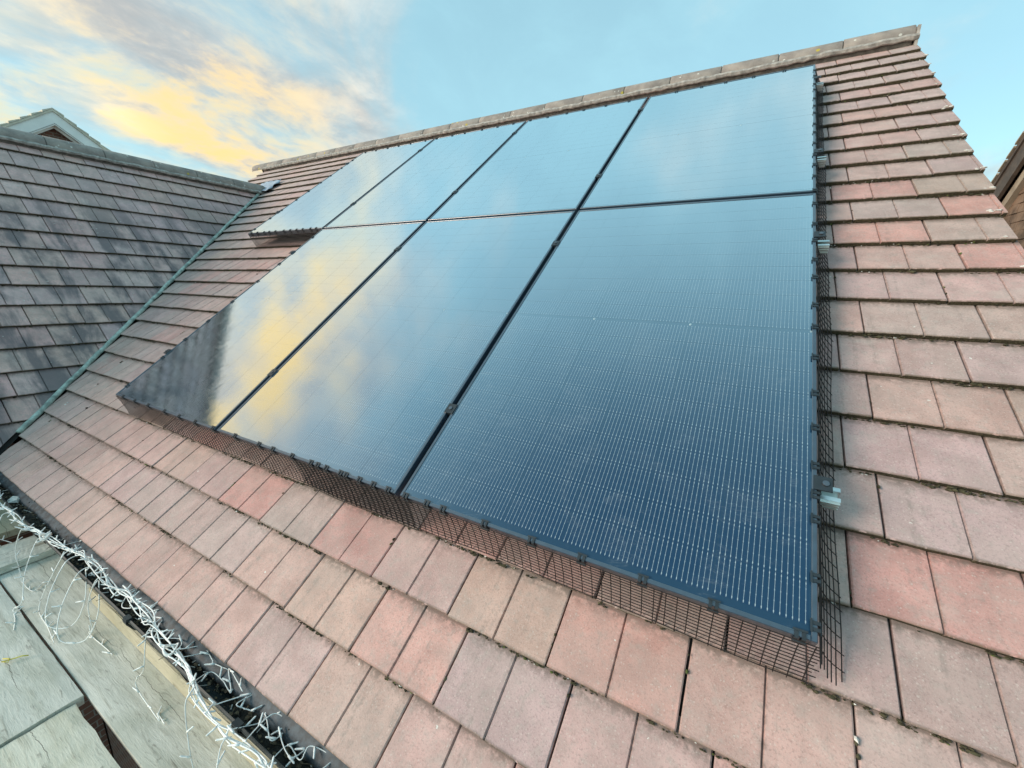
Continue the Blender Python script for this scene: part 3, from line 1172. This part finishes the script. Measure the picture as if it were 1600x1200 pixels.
def ident(x, y, z):
    return Vector((x, y, z))


def bev_bar(mb, x0, x1, y0, y1, z0, z1, bv=.0014):
    """bar with a chamfered top"""
    mb.add([(x0, y0, z0), (x1, y0, z0), (x1, y1, z0), (x0, y1, z0), (x0, y0, z1 - bv), (x1, y0, z1 - bv), (x1, y1, z1 - bv), (x0, y1, z1 - bv),
            (x0 + bv, y0 + bv, z1), (x1 - bv, y0 + bv, z1), (x1 - bv, y1 - bv, z1), (x0 + bv, y1 - bv, z1)],
           [(0, 3, 2, 1), (0, 1, 5, 4), (1, 2, 6, 5), (2, 3, 7, 6), (3, 0, 4, 7), (4, 5, 9, 8), (5, 6, 10, 9), (6, 7, 11, 10), (7, 4, 8, 11), (8, 9, 10, 11)])


bev_bar(fmb, 0, FLIP, 0, PHT, -FH, 0)
bev_bar(fmb, PWD - FLIP, PWD, 0, PHT, -FH, 0)
bev_bar(fmb, FLIP + .0004, PWD - FLIP - .0004, 0, FLIP, -FH, 0)
bev_bar(fmb, FLIP + .0004, PWD - FLIP - .0004, PHT - FLIP, PHT, -FH, 0)
frmesh = fmb.mesh('frame', 'black_alu')
gmb = MB()
gmb.box((FLIP - .001, FLIP - .001, -.008), (PWD - FLIP + .001, PHT - FLIP + .001, -.0026))
gmesh = gmb.mesh('glass_sheet', 'glass')
sb = MB()
for i in range(3):
    xx = PWD / 2 - .363 + .363 * i
    sb.box((xx - .012, PHT / 2 - .004, -.0030), (xx + .012, PHT / 2 + .004, -.0014))
solder = None
dotm = MB()
dotm.tube([(0, 0, -.0028), (0, 0, -.0020)], .0045, 8)
dotmesh = dotm.mesh('junction_dot', 'alu')
jbm = MB()
jbm.box((-.05, -.04, -.03), (.05, .04, -.009))
jbmesh = jbm.mesh('junction_box', 'clip')

cells_w = 6 * cw + 5 * cg
mx = (PWD - cells_w) / 2
hh = 10 * ch
my = (PHT - 2 * hh - .014) / 2
PLAB = {(0, 0): 'black solar panel at the lower right corner of the array, nearest, with silver cell lines',
        (1, 0): 'middle solar panel of the lower row, between two long column gaps',
        (2, 0): 'lower row left end solar panel reflecting orange cloud and the dark wing roof',
        (0, 1): 'upper row right end solar panel below the ridge, reflecting pinkish cloud',
        (1, 1): 'upper row solar panel second from the right, reflecting pale blue sky',
        (2, 1): 'upper row solar panel third from the right, above the orange reflection',
        (3, 1): 'upper row left end solar panel that sticks out past the lower row'}
for (c, r), lab in PLAB.items():
    u0 = -(c + 1) * PWD - c * PG
    v0 = r * (PHT + PG)
    base = P(u0, v0, 0)
    eo = empty('solar_panel', base)
    tag(eo, lab, 'solar panel', 'solar panels of the roof array')
    fmx = frame(base, AXU, AXV, AXN)
    link('frame', frmesh, eo, fmx)
    link('glass_sheet', gmesh, eo, fmx)
    for i in range(6):
        for j in range(20):
            yy = my + j * ch + (.014 if j >= 10 else 0)
            link('cell', cmesh, eo, fmx @ Matrix.Translation((mx + i * (cw + cg), yy, -.0024)))
    for i in range(1, 6, 2):
        link('junction_dot', dotmesh, eo, fmx @ Matrix.Translation((mx + i * (cw + cg) + (cw + cg) * 1.0 - cg / 2 - (cw + cg) * (0 if i < 9 else 0), PHT / 2, 0)))

# ------------------------------------------------------------------ mounting rails with clamps
RAILV = [.37, 1.53, 2.33, 3.49]
RLAB = ['lowest silver mounting rail, its end sticking out beside the near corner panel', 'second silver mounting rail from the bottom, end sticking out below the row gap',
        'third silver mounting rail from the bottom, end sticking out above the row gap', 'topmost silver mounting rail near the ridge']
boltm = MB()
boltm.tube([(0, 0, .0), (0, 0, .004), (0, 0, .0042)], [.0075, .0075, .004], 10)
boltm.tube([(0, 0, .0043), (0, 0, .0046)], .0042, 6)
boltmesh = boltm.mesh('bolt', 'steel')
for i, rv in enumerate(RAILV):
    ncol = 3 if i < 2 else 4
    uL = -ncol * PWD - (ncol - 1) * PG - .05
    uR = .052 if i else .055
    base = P((uL + uR) / 2, rv, -.08)
    ro = empty('mounting_rail', base)
    tag(ro, RLAB[i], 'mounting rail', 'mounting rails under the array')
    mb = MB()
    f_ = lambda x, y, z, rv=rv: P(x, rv + y, z)
    mb.box((uL, -.020, -.036 - .040), (uR, -.009, -.036), f_)
    mb.box((uL, .009, -.036 - .040), (uR, .020, -.036), f_)
    mb.box((uL, -.009, -.036 - .040), (uR, .009, -.036 - .030), f_)
    for zz0 in (-.046, -.058, -.070):
        mb.box((uL, -.024, zz0 - .003), (uR, -.0201, zz0 + .003), f_)
        mb.box((uL, .0201, zz0 - .003), (uR, .024, zz0 + .003), f_)
    mb.build('rail_profile', 'alu', ro)
    # roof hooks
    for hx in [uL + .25 + k * 1.1 for k in range(ncol)] + [uR - .25]:
        hb = MB()
        hb.box((hx, -.02, N0 - .012), (hx + .035, .02, -.0765), f_)
        hb.build('roof_hook', 'steel', ro)
    # end clamps
    for sgn, ue in ((1, 0.0), (-1, uL + .05)):
        mb = MB()
        x0, x1 = (ue - .008, ue + .030) if sgn > 0 else (ue - .030, ue + .008)
        mb.box((x0, -.020, .0006), (x1, .020, .0046), f_)
        xe0, xe1 = (ue + .0015, ue + .008) if sgn > 0 else (ue - .008, ue - .0015)
        mb.box((xe0, -.020, -.036), (xe1, .020, .0004), f_)
        co_ = mb.build('end_clamp', 'clip', ro)
        link('bolt', boltmesh, co_, frame(P(ue + sgn * .016, rv, .0047), AXU, AXV, AXN))
    for k in range(1, ncol):
        uc_ = -k * PWD - (k - .5) * PG
        mb = MB()
        mb.box((uc_ - .019, -.022, .0006), (uc_ + .019, .022, .0040), f_)
        mb.box((uc_ - .006, -.022, -.036), (uc_ + .006, .022, .0005), f_)
        co_ = mb.build('mid_clamp', 'clip', ro)
        link('bolt', boltmesh, co_, frame(P(uc_, rv, .0041), AXU, AXV, AXN))


# ------------------------------------------------------------------ bird mesh with clips
def clip_mesh():
    """spring clip hugging the frame edge: x along the edge, y outwards, z out of the roof"""
    mb = MB()
    for x0 in (-.010, .003):
        mb.box((x0, -.012, .0004), (x0 + .007, .0045, .0030))
        mb.box((x0, .0012, -.030), (x0 + .007, .0045, .0003))
    mb.box((-.013, -.014, .0032), (.013, -.010, .0046))
    mb.box((-.012, .0046, -.017), (.012, .0078, -.010))
    return mb.mesh('clip', 'clip')


CLIP = clip_mesh()


def bird_mesh(label, A, Bp, out, ends, clips, sp_a=.0265, sp_h=.0125, hgt=.138, flare=.040, bow=.006, extra=None, seed=1):
    """A,Bp: (u,v) ends of the frame edge; out: (du,dv) outward unit; wires from the frame down to the tiles"""
    rr = random.Random(seed)
    A, Bp = Vector((A[0], A[1])), Vector((Bp[0], Bp[1]))
    dirn = (Bp - A)
    Ln = dirn.length
    dirn.normalize()
    o2 = Vector(out)
    eo = empty('bird_mesh', P((A.x + Bp.x) / 2, (A.y + Bp.y) / 2, N0))
    tag(eo, label, 'bird mesh', 'black bird mesh around the panels')
    mb = MB()

    def pt(s, h_):                          # s along, h_ 0 at frame .. 1 at the tile
        w_ = A + dirn * s
        wave = .003 * math.sin(s * 5.1 + seed) + .002 * math.sin(s * 13.7)
        off = .005 + flare * h_ * h_ + bow * math.sin(math.pi * min(h_, 1)) + wave * h_
        n_ = -.010 - (hgt - .010) * h_
        return P(w_.x + o2.x * off, w_.y + o2.y * off, n_)
    nv = int(Ln / sp_a)
    e0, e1 = ends
    for i in range(nv + 1):
        s = i * sp_a
        bot = 1.0 + rr.uniform(-.02, .05)
        mb.tube([pt(s + .002 * math.sin(i), bot * t) for t in (0, .25, .5, .75, 1)], .00145, 3, cap=False)
    nh = int(hgt / sp_h)
    for k in range(nh + 1):
        h_ = k / nh
        n = max(2, int(Ln / .10))
        s0, s1 = -e0 * rr.uniform(.3, 1.0), Ln + e1 * rr.uniform(.3, 1.0)
        mb.tube([pt(s0 + (s1 - s0) * i / n, h_) for i in range(n + 1)], .00145, 3, cap=False)
    if extra:
        for s0, s1 in extra:                # overlapping second sheet
            for i in range(int((s1 - s0) / sp_a)):
                s = s0 + (i + .45) * sp_a
                mb.tube([pt(s, t) + Vector((0, -.004, .002)) for t in (0, .3, .6, 1.02)], .00145, 3, cap=False)
            for k in range(nh + 1):
                n = max(2, int((s1 - s0) / .10))
                mb.tube([pt(s0 + (s1 - s0) * i / n, (k + .5) / nh) + Vector((0, -.004, .002)) for i in range(n + 1)], .00145, 3, cap=False)
    mb.build('wire_grid', 'wire', eo)
    ax = Vector((dirn.x, dirn.y * CT, dirn.y * ST))
    ay = Vector((o2.x, o2.y * CT, o2.y * ST))
    for s in clips:
        w_ = A + dirn * s
        mtx = frame(P(w_.x, w_.y, 0), ax, ay, AXN) @ Matrix.Rotation(rr.uniform(-.05, .05), 4, 'Z')
        link('clip', CLIP, eo, mtx)
    return eo


LW = 3 * PWD + 2 * PG
TWD = 4 * PWD + 3 * PG
TOP = 2 * PHT + PG
cr = random.Random(21)


def spread(a_, b_, step, jit):
    r_ = []
    s = a_
    while s < b_:
        r_.append(s + cr.uniform(-jit, jit))
        s += step
    return r_


# bottom edge clips measured from the near corner going left
bclips = [.03, .19, .345, .50, .645, .80, .955, 1.02, 1.11, 1.19, 1.26, 1.33, 1.40, 1.43, 1.51, 1.56, 1.60, 1.72, 1.85, 1.95] + spread(2.15, LW - .05, .17, .02)
bird_mesh('long strip of black wire mesh along the bottom edge of the array', (0, 0), (-LW, 0), (0, -1), (.022, .02), bclips, extra=[(1.10, 1.72)], seed=1)
bird_mesh('strip of black wire mesh down the right side of the array', (0, .0), (0, TOP), (1, 0), (.045, .0),
          [.03, .13, .27, .335] + [x for x in spread(.42, TOP - .03, .135, .02) if min(abs(x - rv) for rv in RAILV) > .03], flare=.062, bow=.006, sp_a=.032, sp_h=.0175, seed=2)
bird_mesh('strip of black wire mesh along the top edge of the array under the ridge', (-TWD, TOP), (0, TOP), (0, 1), (.0, .0), spread(.05, TWD, .19, .02), flare=.01, seed=3)
bird_mesh('strip of black wire mesh at the left end of the lower panel row', (-LW, 0), (-LW, PHT), (-1, 0), (.0, .0), [x for x in spread(.08, PHT - .1, .21, .03) if min(abs(x - rv) for rv in RAILV) > .03], flare=.01, seed=4)
bird_mesh('strip of black wire mesh at the left end of the upper panel row', (-TWD, PHT + PG), (-TWD, TOP), (-1, 0), (.0, .0), [x for x in spread(.08, PHT - .05, .20, .03) if min(abs(x + PHT + PG - rv) for rv in RAILV) > .03], flare=.01, seed=5)
bird_mesh('short strip of black wire mesh under the panel that sticks out at upper left', (-LW - .03, PHT + PG), (-TWD, PHT + PG), (0, -1), (.0, .0), spread(.06, 1.1, .10, .02), flare=.015, seed=6)


# ------------------------------------------------------------------ scaffold boards
def board(label, u0, u1, y0, y1, z1, mat='wood_grey', th=.038, seed=1, skew=0.0, group='scaffold boards', name='scaffold_board', along=True):
    rr = random.Random(seed)
    c = Vector(((u0 + u1) / 2, (y0 + y1) / 2, z1 + H))
    mb = MB()
    L, Wd = u1 - u0, y1 - y0
    if not along:
        L, Wd = Wd, L
    nx_, ny_ = 28, 8
    bv = .004
    top = []
    for i in range(nx_ + 1):
        row = []
        for j in range(ny_ + 1):
            x = -L / 2 + L * i / nx_
            yb = -Wd / 2 + Wd * j / ny_
            ed = 1 if j in (0, ny_) else 0
            y = yb + (rr.uniform(-.0025, .0025) if ed else 0)
            z = -.0035 * ed + rr.uniform(-.0008, .0008) + .002 * math.sin(i * .7 + seed) * (j / ny_ - .5)
            row.append(len(mb.v))
            mb.v.append((x + rr.uniform(-.002, .002) * (i in (0, nx_)), y, z))
        top.append(row)
    bot = []
    for i in (0, nx_):
        bot.append((len(mb.v), len(mb.v) + 1))
        x = -L / 2 + L * (i / nx_)
        mb.v.append((x, -Wd / 2, -th))
        mb.v.append((x, Wd / 2, -th))
    for i in range(nx_):
        for j in range(ny_):
            mb.f.append((top[i][j], top[i + 1][j], top[i + 1][j + 1], top[i][j + 1]))
    s0 = [top[i][0] for i in range(nx_ + 1)]
    s1 = [top[i][ny_] for i in range(nx_ + 1)]
    mb.f.append(tuple([bot[0][0], bot[1][0]] + s0[::-1]))
    mb.f.append(tuple([bot[1][1], bot[0][1]] + s1))
    mb.f.append(tuple([bot[0][1], bot[0][0]] + top[0]))
    mb.f.append(tuple([bot[1][0], bot[1][1]] + top[nx_][::-1]))
    mb.f.append((bot[0][0], bot[0][1], bot[1][1], bot[1][0]))
    o = bpy.data.objects.new(name, mb.mesh(name, mat))
    COL.objects.link(o)
    o.location = c
    o.rotation_euler = (0, rr.uniform(-.002, .002), skew + (0 if along else math.pi / 2))
    tag(o, label, 'scaffold board' if name == 'scaffold_board' else 'timber', group)
    return o


BZ = -.75
board('grey scaffold board running beside the gutter, with a long crack', -3.26, -.2, -.616, -.391, BZ, 'wood_grey', seed=1)
board('pale worn scaffold board farther from the gutter, ending at the dark gap', -5.0, -2.06, -.853, -.628, BZ + .005, 'wood_grey', seed=2)
board('pale scaffold board at the bottom left corner of the picture', -2.05, .4, -.872, -.650, BZ - .002, 'wood_pale', seed=3)
board('pale scaffold board at the left, outermost of the platform', -4.6, .6, -1.105, -.880, BZ, 'wood_pale', seed=4)
board('scaffold board end lapped over the gutter-side board at the far left', -3.47, -3.22, -.66, -.40, BZ + .040, 'wood_grey', seed=5, along=False)
board('yellowish scaffold board beyond the dark opening at the far left', -5.2, -3.72, -.62, -.40, BZ + .004, 'wood_new', seed=6)
# crack in the near board: a shallow dark groove
# strip of timber on edge under the gutter
tb = board('narrow yellowish timber batten on edge below the gutter', -2.6, -.2, -.452, -.432, BZ + .078, 'wood_new', th=.077, seed=9, name='timber_batten', group=None)
for gx in (-2.9, -1.45, .1):
    mb = MB()
    mb.tube([(gx, -1.25, BZ - .063 + H), (gx, -.24, BZ - .063 + H)], .024, 14)
    o = mb.build('scaffold_tube', 'galv', None, True)
    tag(o, {-2.9: 'galvanised scaffold tube under the far end of the boards', -1.45: 'galvanised scaffold tube seen through the gap between boards', .1: 'galvanised scaffold tube under the near end of the boards'}[gx], 'scaffold tube', 'scaffold tubes under the boards')
mb = MB()
tp = [(-2.485, -.728), (-2.462, -.716), (-2.448, -.722), (-2.466, -.735), (-2.452, -.705), (-2.44, -.69), (-2.427, -.676)]
mb.tube([(x, y, BZ + .0165 + H + .003 * (i % 2)) for i, (x, y) in enumerate(tp)], .0022, 5)
tag(mb.build('straw', 'yellow', None, True), 'thin yellow straw lying on the pale scaffold board', 'straw')

# ------------------------------------------------------------------ string of white lights tangled along the gutter
lt = empty('fairy_lights', (-2.2, -.48, GZ + H))
tag(lt, 'tangled string of white fairy lights draped along the gutter edge', 'fairy lights')
lr = random.Random(77)
SPX = [(-4.6, -.475, -.500), (-3.9, -.480, -.505), (-3.45, -.515, -.515), (-2.96, -.500, -.50), (-2.60, -.455, -.500), (-2.13, -.455, -.498), (-1.83, -.465, -.496), (-1.66, -.485, -.495), (-1.46, -.510, -.500), (-1.26, -.520, -.505), (-1.10, -.520, -.51), (-.8, -.51, -.505)]


def spine(x):
    for i in range(len(SPX) - 1):
        if SPX[i][0] <= x <= SPX[i + 1][0]:
            t = (x - SPX[i][0]) / (SPX[i + 1][0] - SPX[i][0])
            t = t * t * (3 - 2 * t)
            return Vector([SPX[i][k] + (SPX[i + 1][k] - SPX[i][k]) * t for k in range(3)])
    return Vector(SPX[-1])


def cr_spline(ps, n=6):
    ps = [Vector(p) for p in ps]
    out = []
    for i in range(len(ps) - 1):
        p0, p1, p2, p3 = ps[max(i - 1, 0)], ps[i], ps[i + 1], ps[min(i + 2, len(ps) - 1)]
        for k in range(n):
            t = k / n
            out.append(.5 * ((2 * p1) + (-p0 + p2) * t + (2 * p0 - 5 * p1 + 4 * p2 - p3) * t * t + (-p0 + 3 * p1 - 3 * p2 + p3) * t ** 3))
    out.append(ps[-1])
    return out


bulbm = MB()
bulbm.tube([(0, 0, 0), (0, 0, .012), (0, 0, .0125), (0, 0, .026), (0, 0, .029)], [.0030, .0030, .0024, .0024, .0010], 6)
BULB = bulbm.mesh('bulb', 'whitecable', True)
cab = MB()
bulbs = []


def run_cable(pts, r=.0016, bulbs_every=.07, n=9):
    cp = cr_spline(pts, n)
    cp = [p + Vector((lr.uniform(-1, 1), lr.uniform(-1, 1), lr.uniform(-1, 1))) * .0004 for p in cp]
    cab.tube([p + Vector((0, 0, H)) for p in cp], r, 5)
    acc = lr.uniform(0, bulbs_every)
    for i in range(len(cp) - 1):
        acc += (cp[i + 1] - cp[i]).length
        if acc > bulbs_every:
            acc = lr.uniform(-.02, .02)
            bulbs.append(cp[i] + Vector((0, 0, H)))


for st in range(5):
    pts = []
    x = -4.5
    phs = lr.uniform(0, 6)
    while x < -.85:
        p = spine(x)
        dense = 1.0 if -2.7 < x < -1.75 else .55
        p += Vector((lr.uniform(-.012, .012), lr.uniform(-.013, .013) * dense + .010 * math.sin(x * 14 + phs), lr.uniform(.0, .018) * dense + .006))
        pts.append(p)
        x += lr.uniform(.06, .12)
    run_cable(pts, .0022 if st < 3 else .0017, .13)
# droppers: short strands that hang out over the boards, loop back, or lie in the gutter
drops = [(-3.75, 1), (-3.6, 1), (-3.45, 1), (-3.3, 1), (-3.1, 1), (-2.85, 1), (-2.68, 1), (-2.55, 2), (-2.42, 2), (-2.33, 1), (-2.2, 0), (-2.08, 0), (-1.95, 0), (-1.85, 1), (-1.62, 0), (-1.52, 0), (-1.45, 1), (-1.38, 0), (-1.30, 0), (-1.24, 1), (-1.2, 0), (-1.12, 0), (-2.5, 0), (-2.75, 0), (-2.3, 0), (-1.8, 0)]
for x, kind in drops:
    p0 = spine(x) + Vector((0, 0, .008))
    if kind == 0:                            # lies inside the gutter
        pts = [p0]
        p = p0.copy()
        q_ = Vector((x, GY - .01, GZ - .012))
        for k in range(5):
            tgt = Vector((x + .028 * k + lr.uniform(-.05, .05), GY + lr.uniform(-.048, .022), GZ + lr.uniform(-.018, .012)))
            pts.append(tgt)
        run_cable(pts, .0016, .06)
    elif kind == 1:                          # hangs over the rim to the board
        side = lr.uniform(.03, .16)
        pts = [p0, p0 + Vector((.01, -.030, .006)), Vector((x + lr.uniform(-.03, .05), p0.y - .035 - side * .35, -.60)), Vector((x + lr.uniform(-.06, .08), p0.y - .03 - side * .6, -.70)),
               Vector((x + lr.uniform(-.08, .12), p0.y - .02 - side * .8, BZ + .005)), Vector((x + lr.uniform(0, .2), p0.y - side, BZ + .004)), Vector((x + lr.uniform(.05, .25), p0.y - side + lr.uniform(-.03, .05), BZ + .006))]
        run_cable(pts, .0017, .07)
    else:                                    # loop
        dx = .12
        pts = [p0, p0 + Vector((.02, -.05, .0)), p0 + Vector((.05, -.12, -.10)), p0 + Vector((.10, -.15, -.19)), p0 + Vector((.17, -.10, -.20)), p0 + Vector((.17, -.05, -.12)), p0 + Vector((.14, -.02, 0))]
        run_cable(pts, .0019, .09)
# knot of cable ties
for kx in (-1.70, -2.85):
    p0 = spine(kx)
    for t in range(3):
        pts = [p0 + Vector((.02 * math.cos(a_) + .004 * t, .018 * math.sin(a_), .012 + .006 * t + .008 * math.sin(a_ * 2))) for a_ in [k * .8 + t for k in range(9)]]
        run_cable(pts, .0022, 9)
cab.build('cable', 'whitecable', lt, True)
for p in bulbs:
    dv = Vector((lr.uniform(-1, 1), lr.uniform(-1, 1), lr.uniform(-.25, .7))).normalized()
    link('bulb', BULB, lt, Matrix.Translation(p) @ dv.to_track_quat('Z', 'Y').to_matrix().to_4x4())

# ------------------------------------------------------------------ neighbouring house, left (gable faces +X)
NX = -11.8
apl = Vector((NX, 2.25, 3.66 + H))
SLP = .735
HS = 3.3
nh = empty('neighbour_house', (NX - 4, apl.y, 0))
tag(nh, 'neighbouring house with white gable boards behind the wing roof', 'house')
mb = MB()
ez = apl.z - HS * SLP
XB = NX - 8
wx = NX - .16
mb.add([(wx, apl.y - HS + .3, 0), (wx, apl.y + HS - .3, 0), (wx, apl.y + HS - .3, ez + .1), (wx, apl.y, apl.z - .14), (wx, apl.y - HS + .3, ez + .1),
        (XB, apl.y - HS + .3, 0), (XB, apl.y + HS - .3, 0), (XB, apl.y + HS - .3, ez + .1), (XB, apl.y, apl.z - .14), (XB, apl.y - HS + .3, ez + .1)],
       [(0, 1, 2, 3, 4), (5, 9, 8, 7, 6), (0, 4, 9, 5), (1, 6, 7, 2)])
nwall = mb.build('wall', 'brick', nh)
for sg in (-1, 1):
    mb = MB()
    mb.hexa([(NX + .05, apl.y, apl.z - .01), (XB, apl.y, apl.z - .01), (XB, apl.y + sg * HS, ez - .01), (NX + .05, apl.y + sg * HS, ez - .01),
             (NX + .05, apl.y, apl.z + .03), (XB, apl.y, apl.z + .03), (XB, apl.y + sg * HS, ez + .03), (NX + .05, apl.y + sg * HS, ez + .03)])
    ob = mb.build('roof', 'verge', nh)
    fix_normals(ob.data)
    # verge tile ends
    for k in range(22):
        t0, t1 = k / 22, (k + .93) / 22
        vt = MB()
        y0_, y1_ = apl.y + sg * HS * t0, apl.y + sg * HS * t1
        z0_, z1_ = apl.z - HS * SLP * t0, apl.z - HS * SLP * t1
        vt.hexa([(NX + .055, y0_, z0_ + .031), (NX - .4, y0_, z0_ + .031), (NX - .4, y1_, z1_ + .035), (NX + .055, y1_, z1_ + .035),
                 (NX + .055, y0_, z0_ + .045), (NX - .4, y0_, z0_ + .045), (NX - .4, y1_, z1_ + .07), (NX + .055, y1_, z1_ + .07)])
        fo_ = vt.build('verge_tile', 'verge', ob)
        fix_normals(fo_.data)
    for (d0, d1, xf, mat, nm) in ((.0, .17, .03, 'white', 'bargeboard'), (.175, .225, -.06, 'white', 'inner_board')):
        mb = MB()
        mb.hexa([(NX + xf, apl.y, apl.z - d0 - .012), (NX + xf - .03, apl.y, apl.z - d0 - .012), (NX + xf - .03, apl.y + sg * HS, ez - d0 - .012), (NX + xf, apl.y + sg * HS, ez - d0 - .012),
                 (NX + xf, apl.y, apl.z - d1 * 1.22), (NX + xf - .03, apl.y, apl.z - d1 * 1.22), (NX + xf - .03, apl.y + sg * HS, ez - d1 * 1.22), (NX + xf, apl.y + sg * HS, ez - d1 * 1.22)])
        ob2 = mb.build(nm, mat, nh)
        fix_normals(ob2.data)
    mb = MB()
    mb.hexa([(NX + .02, apl.y, apl.z - .215), (NX - .16, apl.y, apl.z - .215), (NX - .16, apl.y + sg * HS, ez - .215), (NX + .02, apl.y + sg * HS, ez - .215),
             (NX + .02, apl.y, apl.z - .235), (NX - .16, apl.y, apl.z - .235), (NX - .16, apl.y + sg * HS, ez - .235), (NX + .02, apl.y + sg * HS, ez - .235)])
    fix_normals(mb.build('soffit', 'white', nh).data)

# ------------------------------------------------------------------ neighbouring house, right (tile-hung gable faces -X)
RX = 2.6
# rake line passes through the pixels measured in the photograph, slope .968 falling towards +Y
ry0 = 7.0
c0 = Vector((RX, ry0, 0))
dd = 8.45
rzz = .677 + H + 8.36 * math.tan(math.radians(12.6))
RS = .968
ya = 3.9                                     # ridge position
za = rzz + (ry0 - ya) * RS
yE = 9.3
zE = rzz - (yE - ry0) * RS
rh = empty('neighbour_house', (RX + 4, ya, 0))
tag(rh, 'neighbouring house at the right edge with brown tile-hung gable wall', 'house')
mb = MB()
yF = 2 * ya - yE
mb.add([(RX + .05, yF, 0), (RX + .05, yE, 0), (RX + .05, yE, zE - .2), (RX + .05, ya, za - .2), (RX + .05, yF, zE - .2),
        (RX + 7, yF, 0), (RX + 7, yE, 0), (RX + 7, yE, zE - .2), (RX + 7, ya, za - .2), (RX + 7, yF, zE - .2)],
       [(0, 4, 3, 2, 1), (5, 6, 7, 8, 9), (1, 2, 7, 6), (0, 5, 9, 4)])
mb.build('wall', 'brick', rh)
for sg in (-1, 1):
    yy = ya + sg * (yE - ya + .3)
    ze = za - (yE - ya + .3) * RS
    mb = MB()
    mb.hexa([(RX - .12, ya, za - .06), (RX + 7.1, ya, za - .06), (RX + 7.1, yy, ze - .06), (RX - .12, yy, ze - .06),
             (RX - .12, ya, za + .02), (RX + 7.1, ya, za + .02), (RX + 7.1, yy, ze + .02), (RX - .12, yy, ze + .02)])
    ob = mb.build('roof', 'brown', rh)
    fix_normals(ob.data)
    for k in range(44):
        t0, t1 = k / 44, (k + .95) / 44
        vt = MB()
        y0_, y1_ = ya + (yy - ya) * t0, ya + (yy - ya) * t1
        z0_, z1_ = za + (ze - za) * t0, za + (ze - za) * t1
        vt.hexa([(RX - .14, y0_, z0_ + .012), (RX + .3, y0_, z0_ + .012), (RX + .3, y1_, z1_ + .03), (RX - .14, y1_, z1_ + .03),
                 (RX - .14, y0_, z0_ + .03), (RX + .3, y0_, z0_ + .03), (RX + .3, y1_, z1_ + .055), (RX - .14, y1_, z1_ + .055)])
        fix_normals(vt.build('verge_tile', 'beige', ob).data)
    mb = MB()
    mb.hexa([(RX - .10, ya, za - .065), (RX - .06, ya, za - .065), (RX - .06, yy, ze - .065), (RX - .10, yy, ze - .065),
             (RX - .10, ya, za - .36), (RX - .06, ya, za - .36), (RX - .06, yy, ze - .36), (RX - .10, yy, ze - .36)])
    fix_normals(mb.build('bargeboard', 'brown', rh).data)
    mb = MB()
    mb.hexa([(RX - .03, ya, za - .37), (RX + .04, ya, za - .37), (RX + .04, yy, ze - .37), (RX - .03, yy, ze - .37),
             (RX - .03, ya, za - .52), (RX + .04, ya, za - .52), (RX + .04, yy, ze - .52), (RX - .03, yy, ze - .52)])
    fix_normals(mb.build('verge_trim', 'beige', rh).data)
M['hung'] = simple('brown_hung_tile', (.20, .13, .088), .9, 0, .45, 5, .5, .004)
ht = MB()
zz_ = zE - 2.2
row = 0
hr = random.Random(9)
while zz_ < za - .5:
    yl = ya - (za - .5 - zz_) / RS
    yh = ya + (za - .5 - zz_) / RS
    yl, yh = max(yl, yF), min(yh, yE)
    y = yl + (.0825 if row % 2 else 0)
    while y < yh:
        t = hr.uniform(-.004, .004)
        ht.hexa([(RX + .028 + t, y + .002, zz_), (RX + .028 + t, y + .163, zz_), (RX + .049, y + .163, zz_), (RX + .049, y + .002, zz_),
                 (RX + .036 + t, y + .002, zz_ + .118), (RX + .036 + t, y + .163, zz_ + .118), (RX + .049, y + .163, zz_ + .118), (RX + .049, y + .002, zz_ + .118)])
        y += .165
    zz_ += .114
    row += 1
tag(ht.build('hung_tiles', 'hung', rh), kind='stuff')
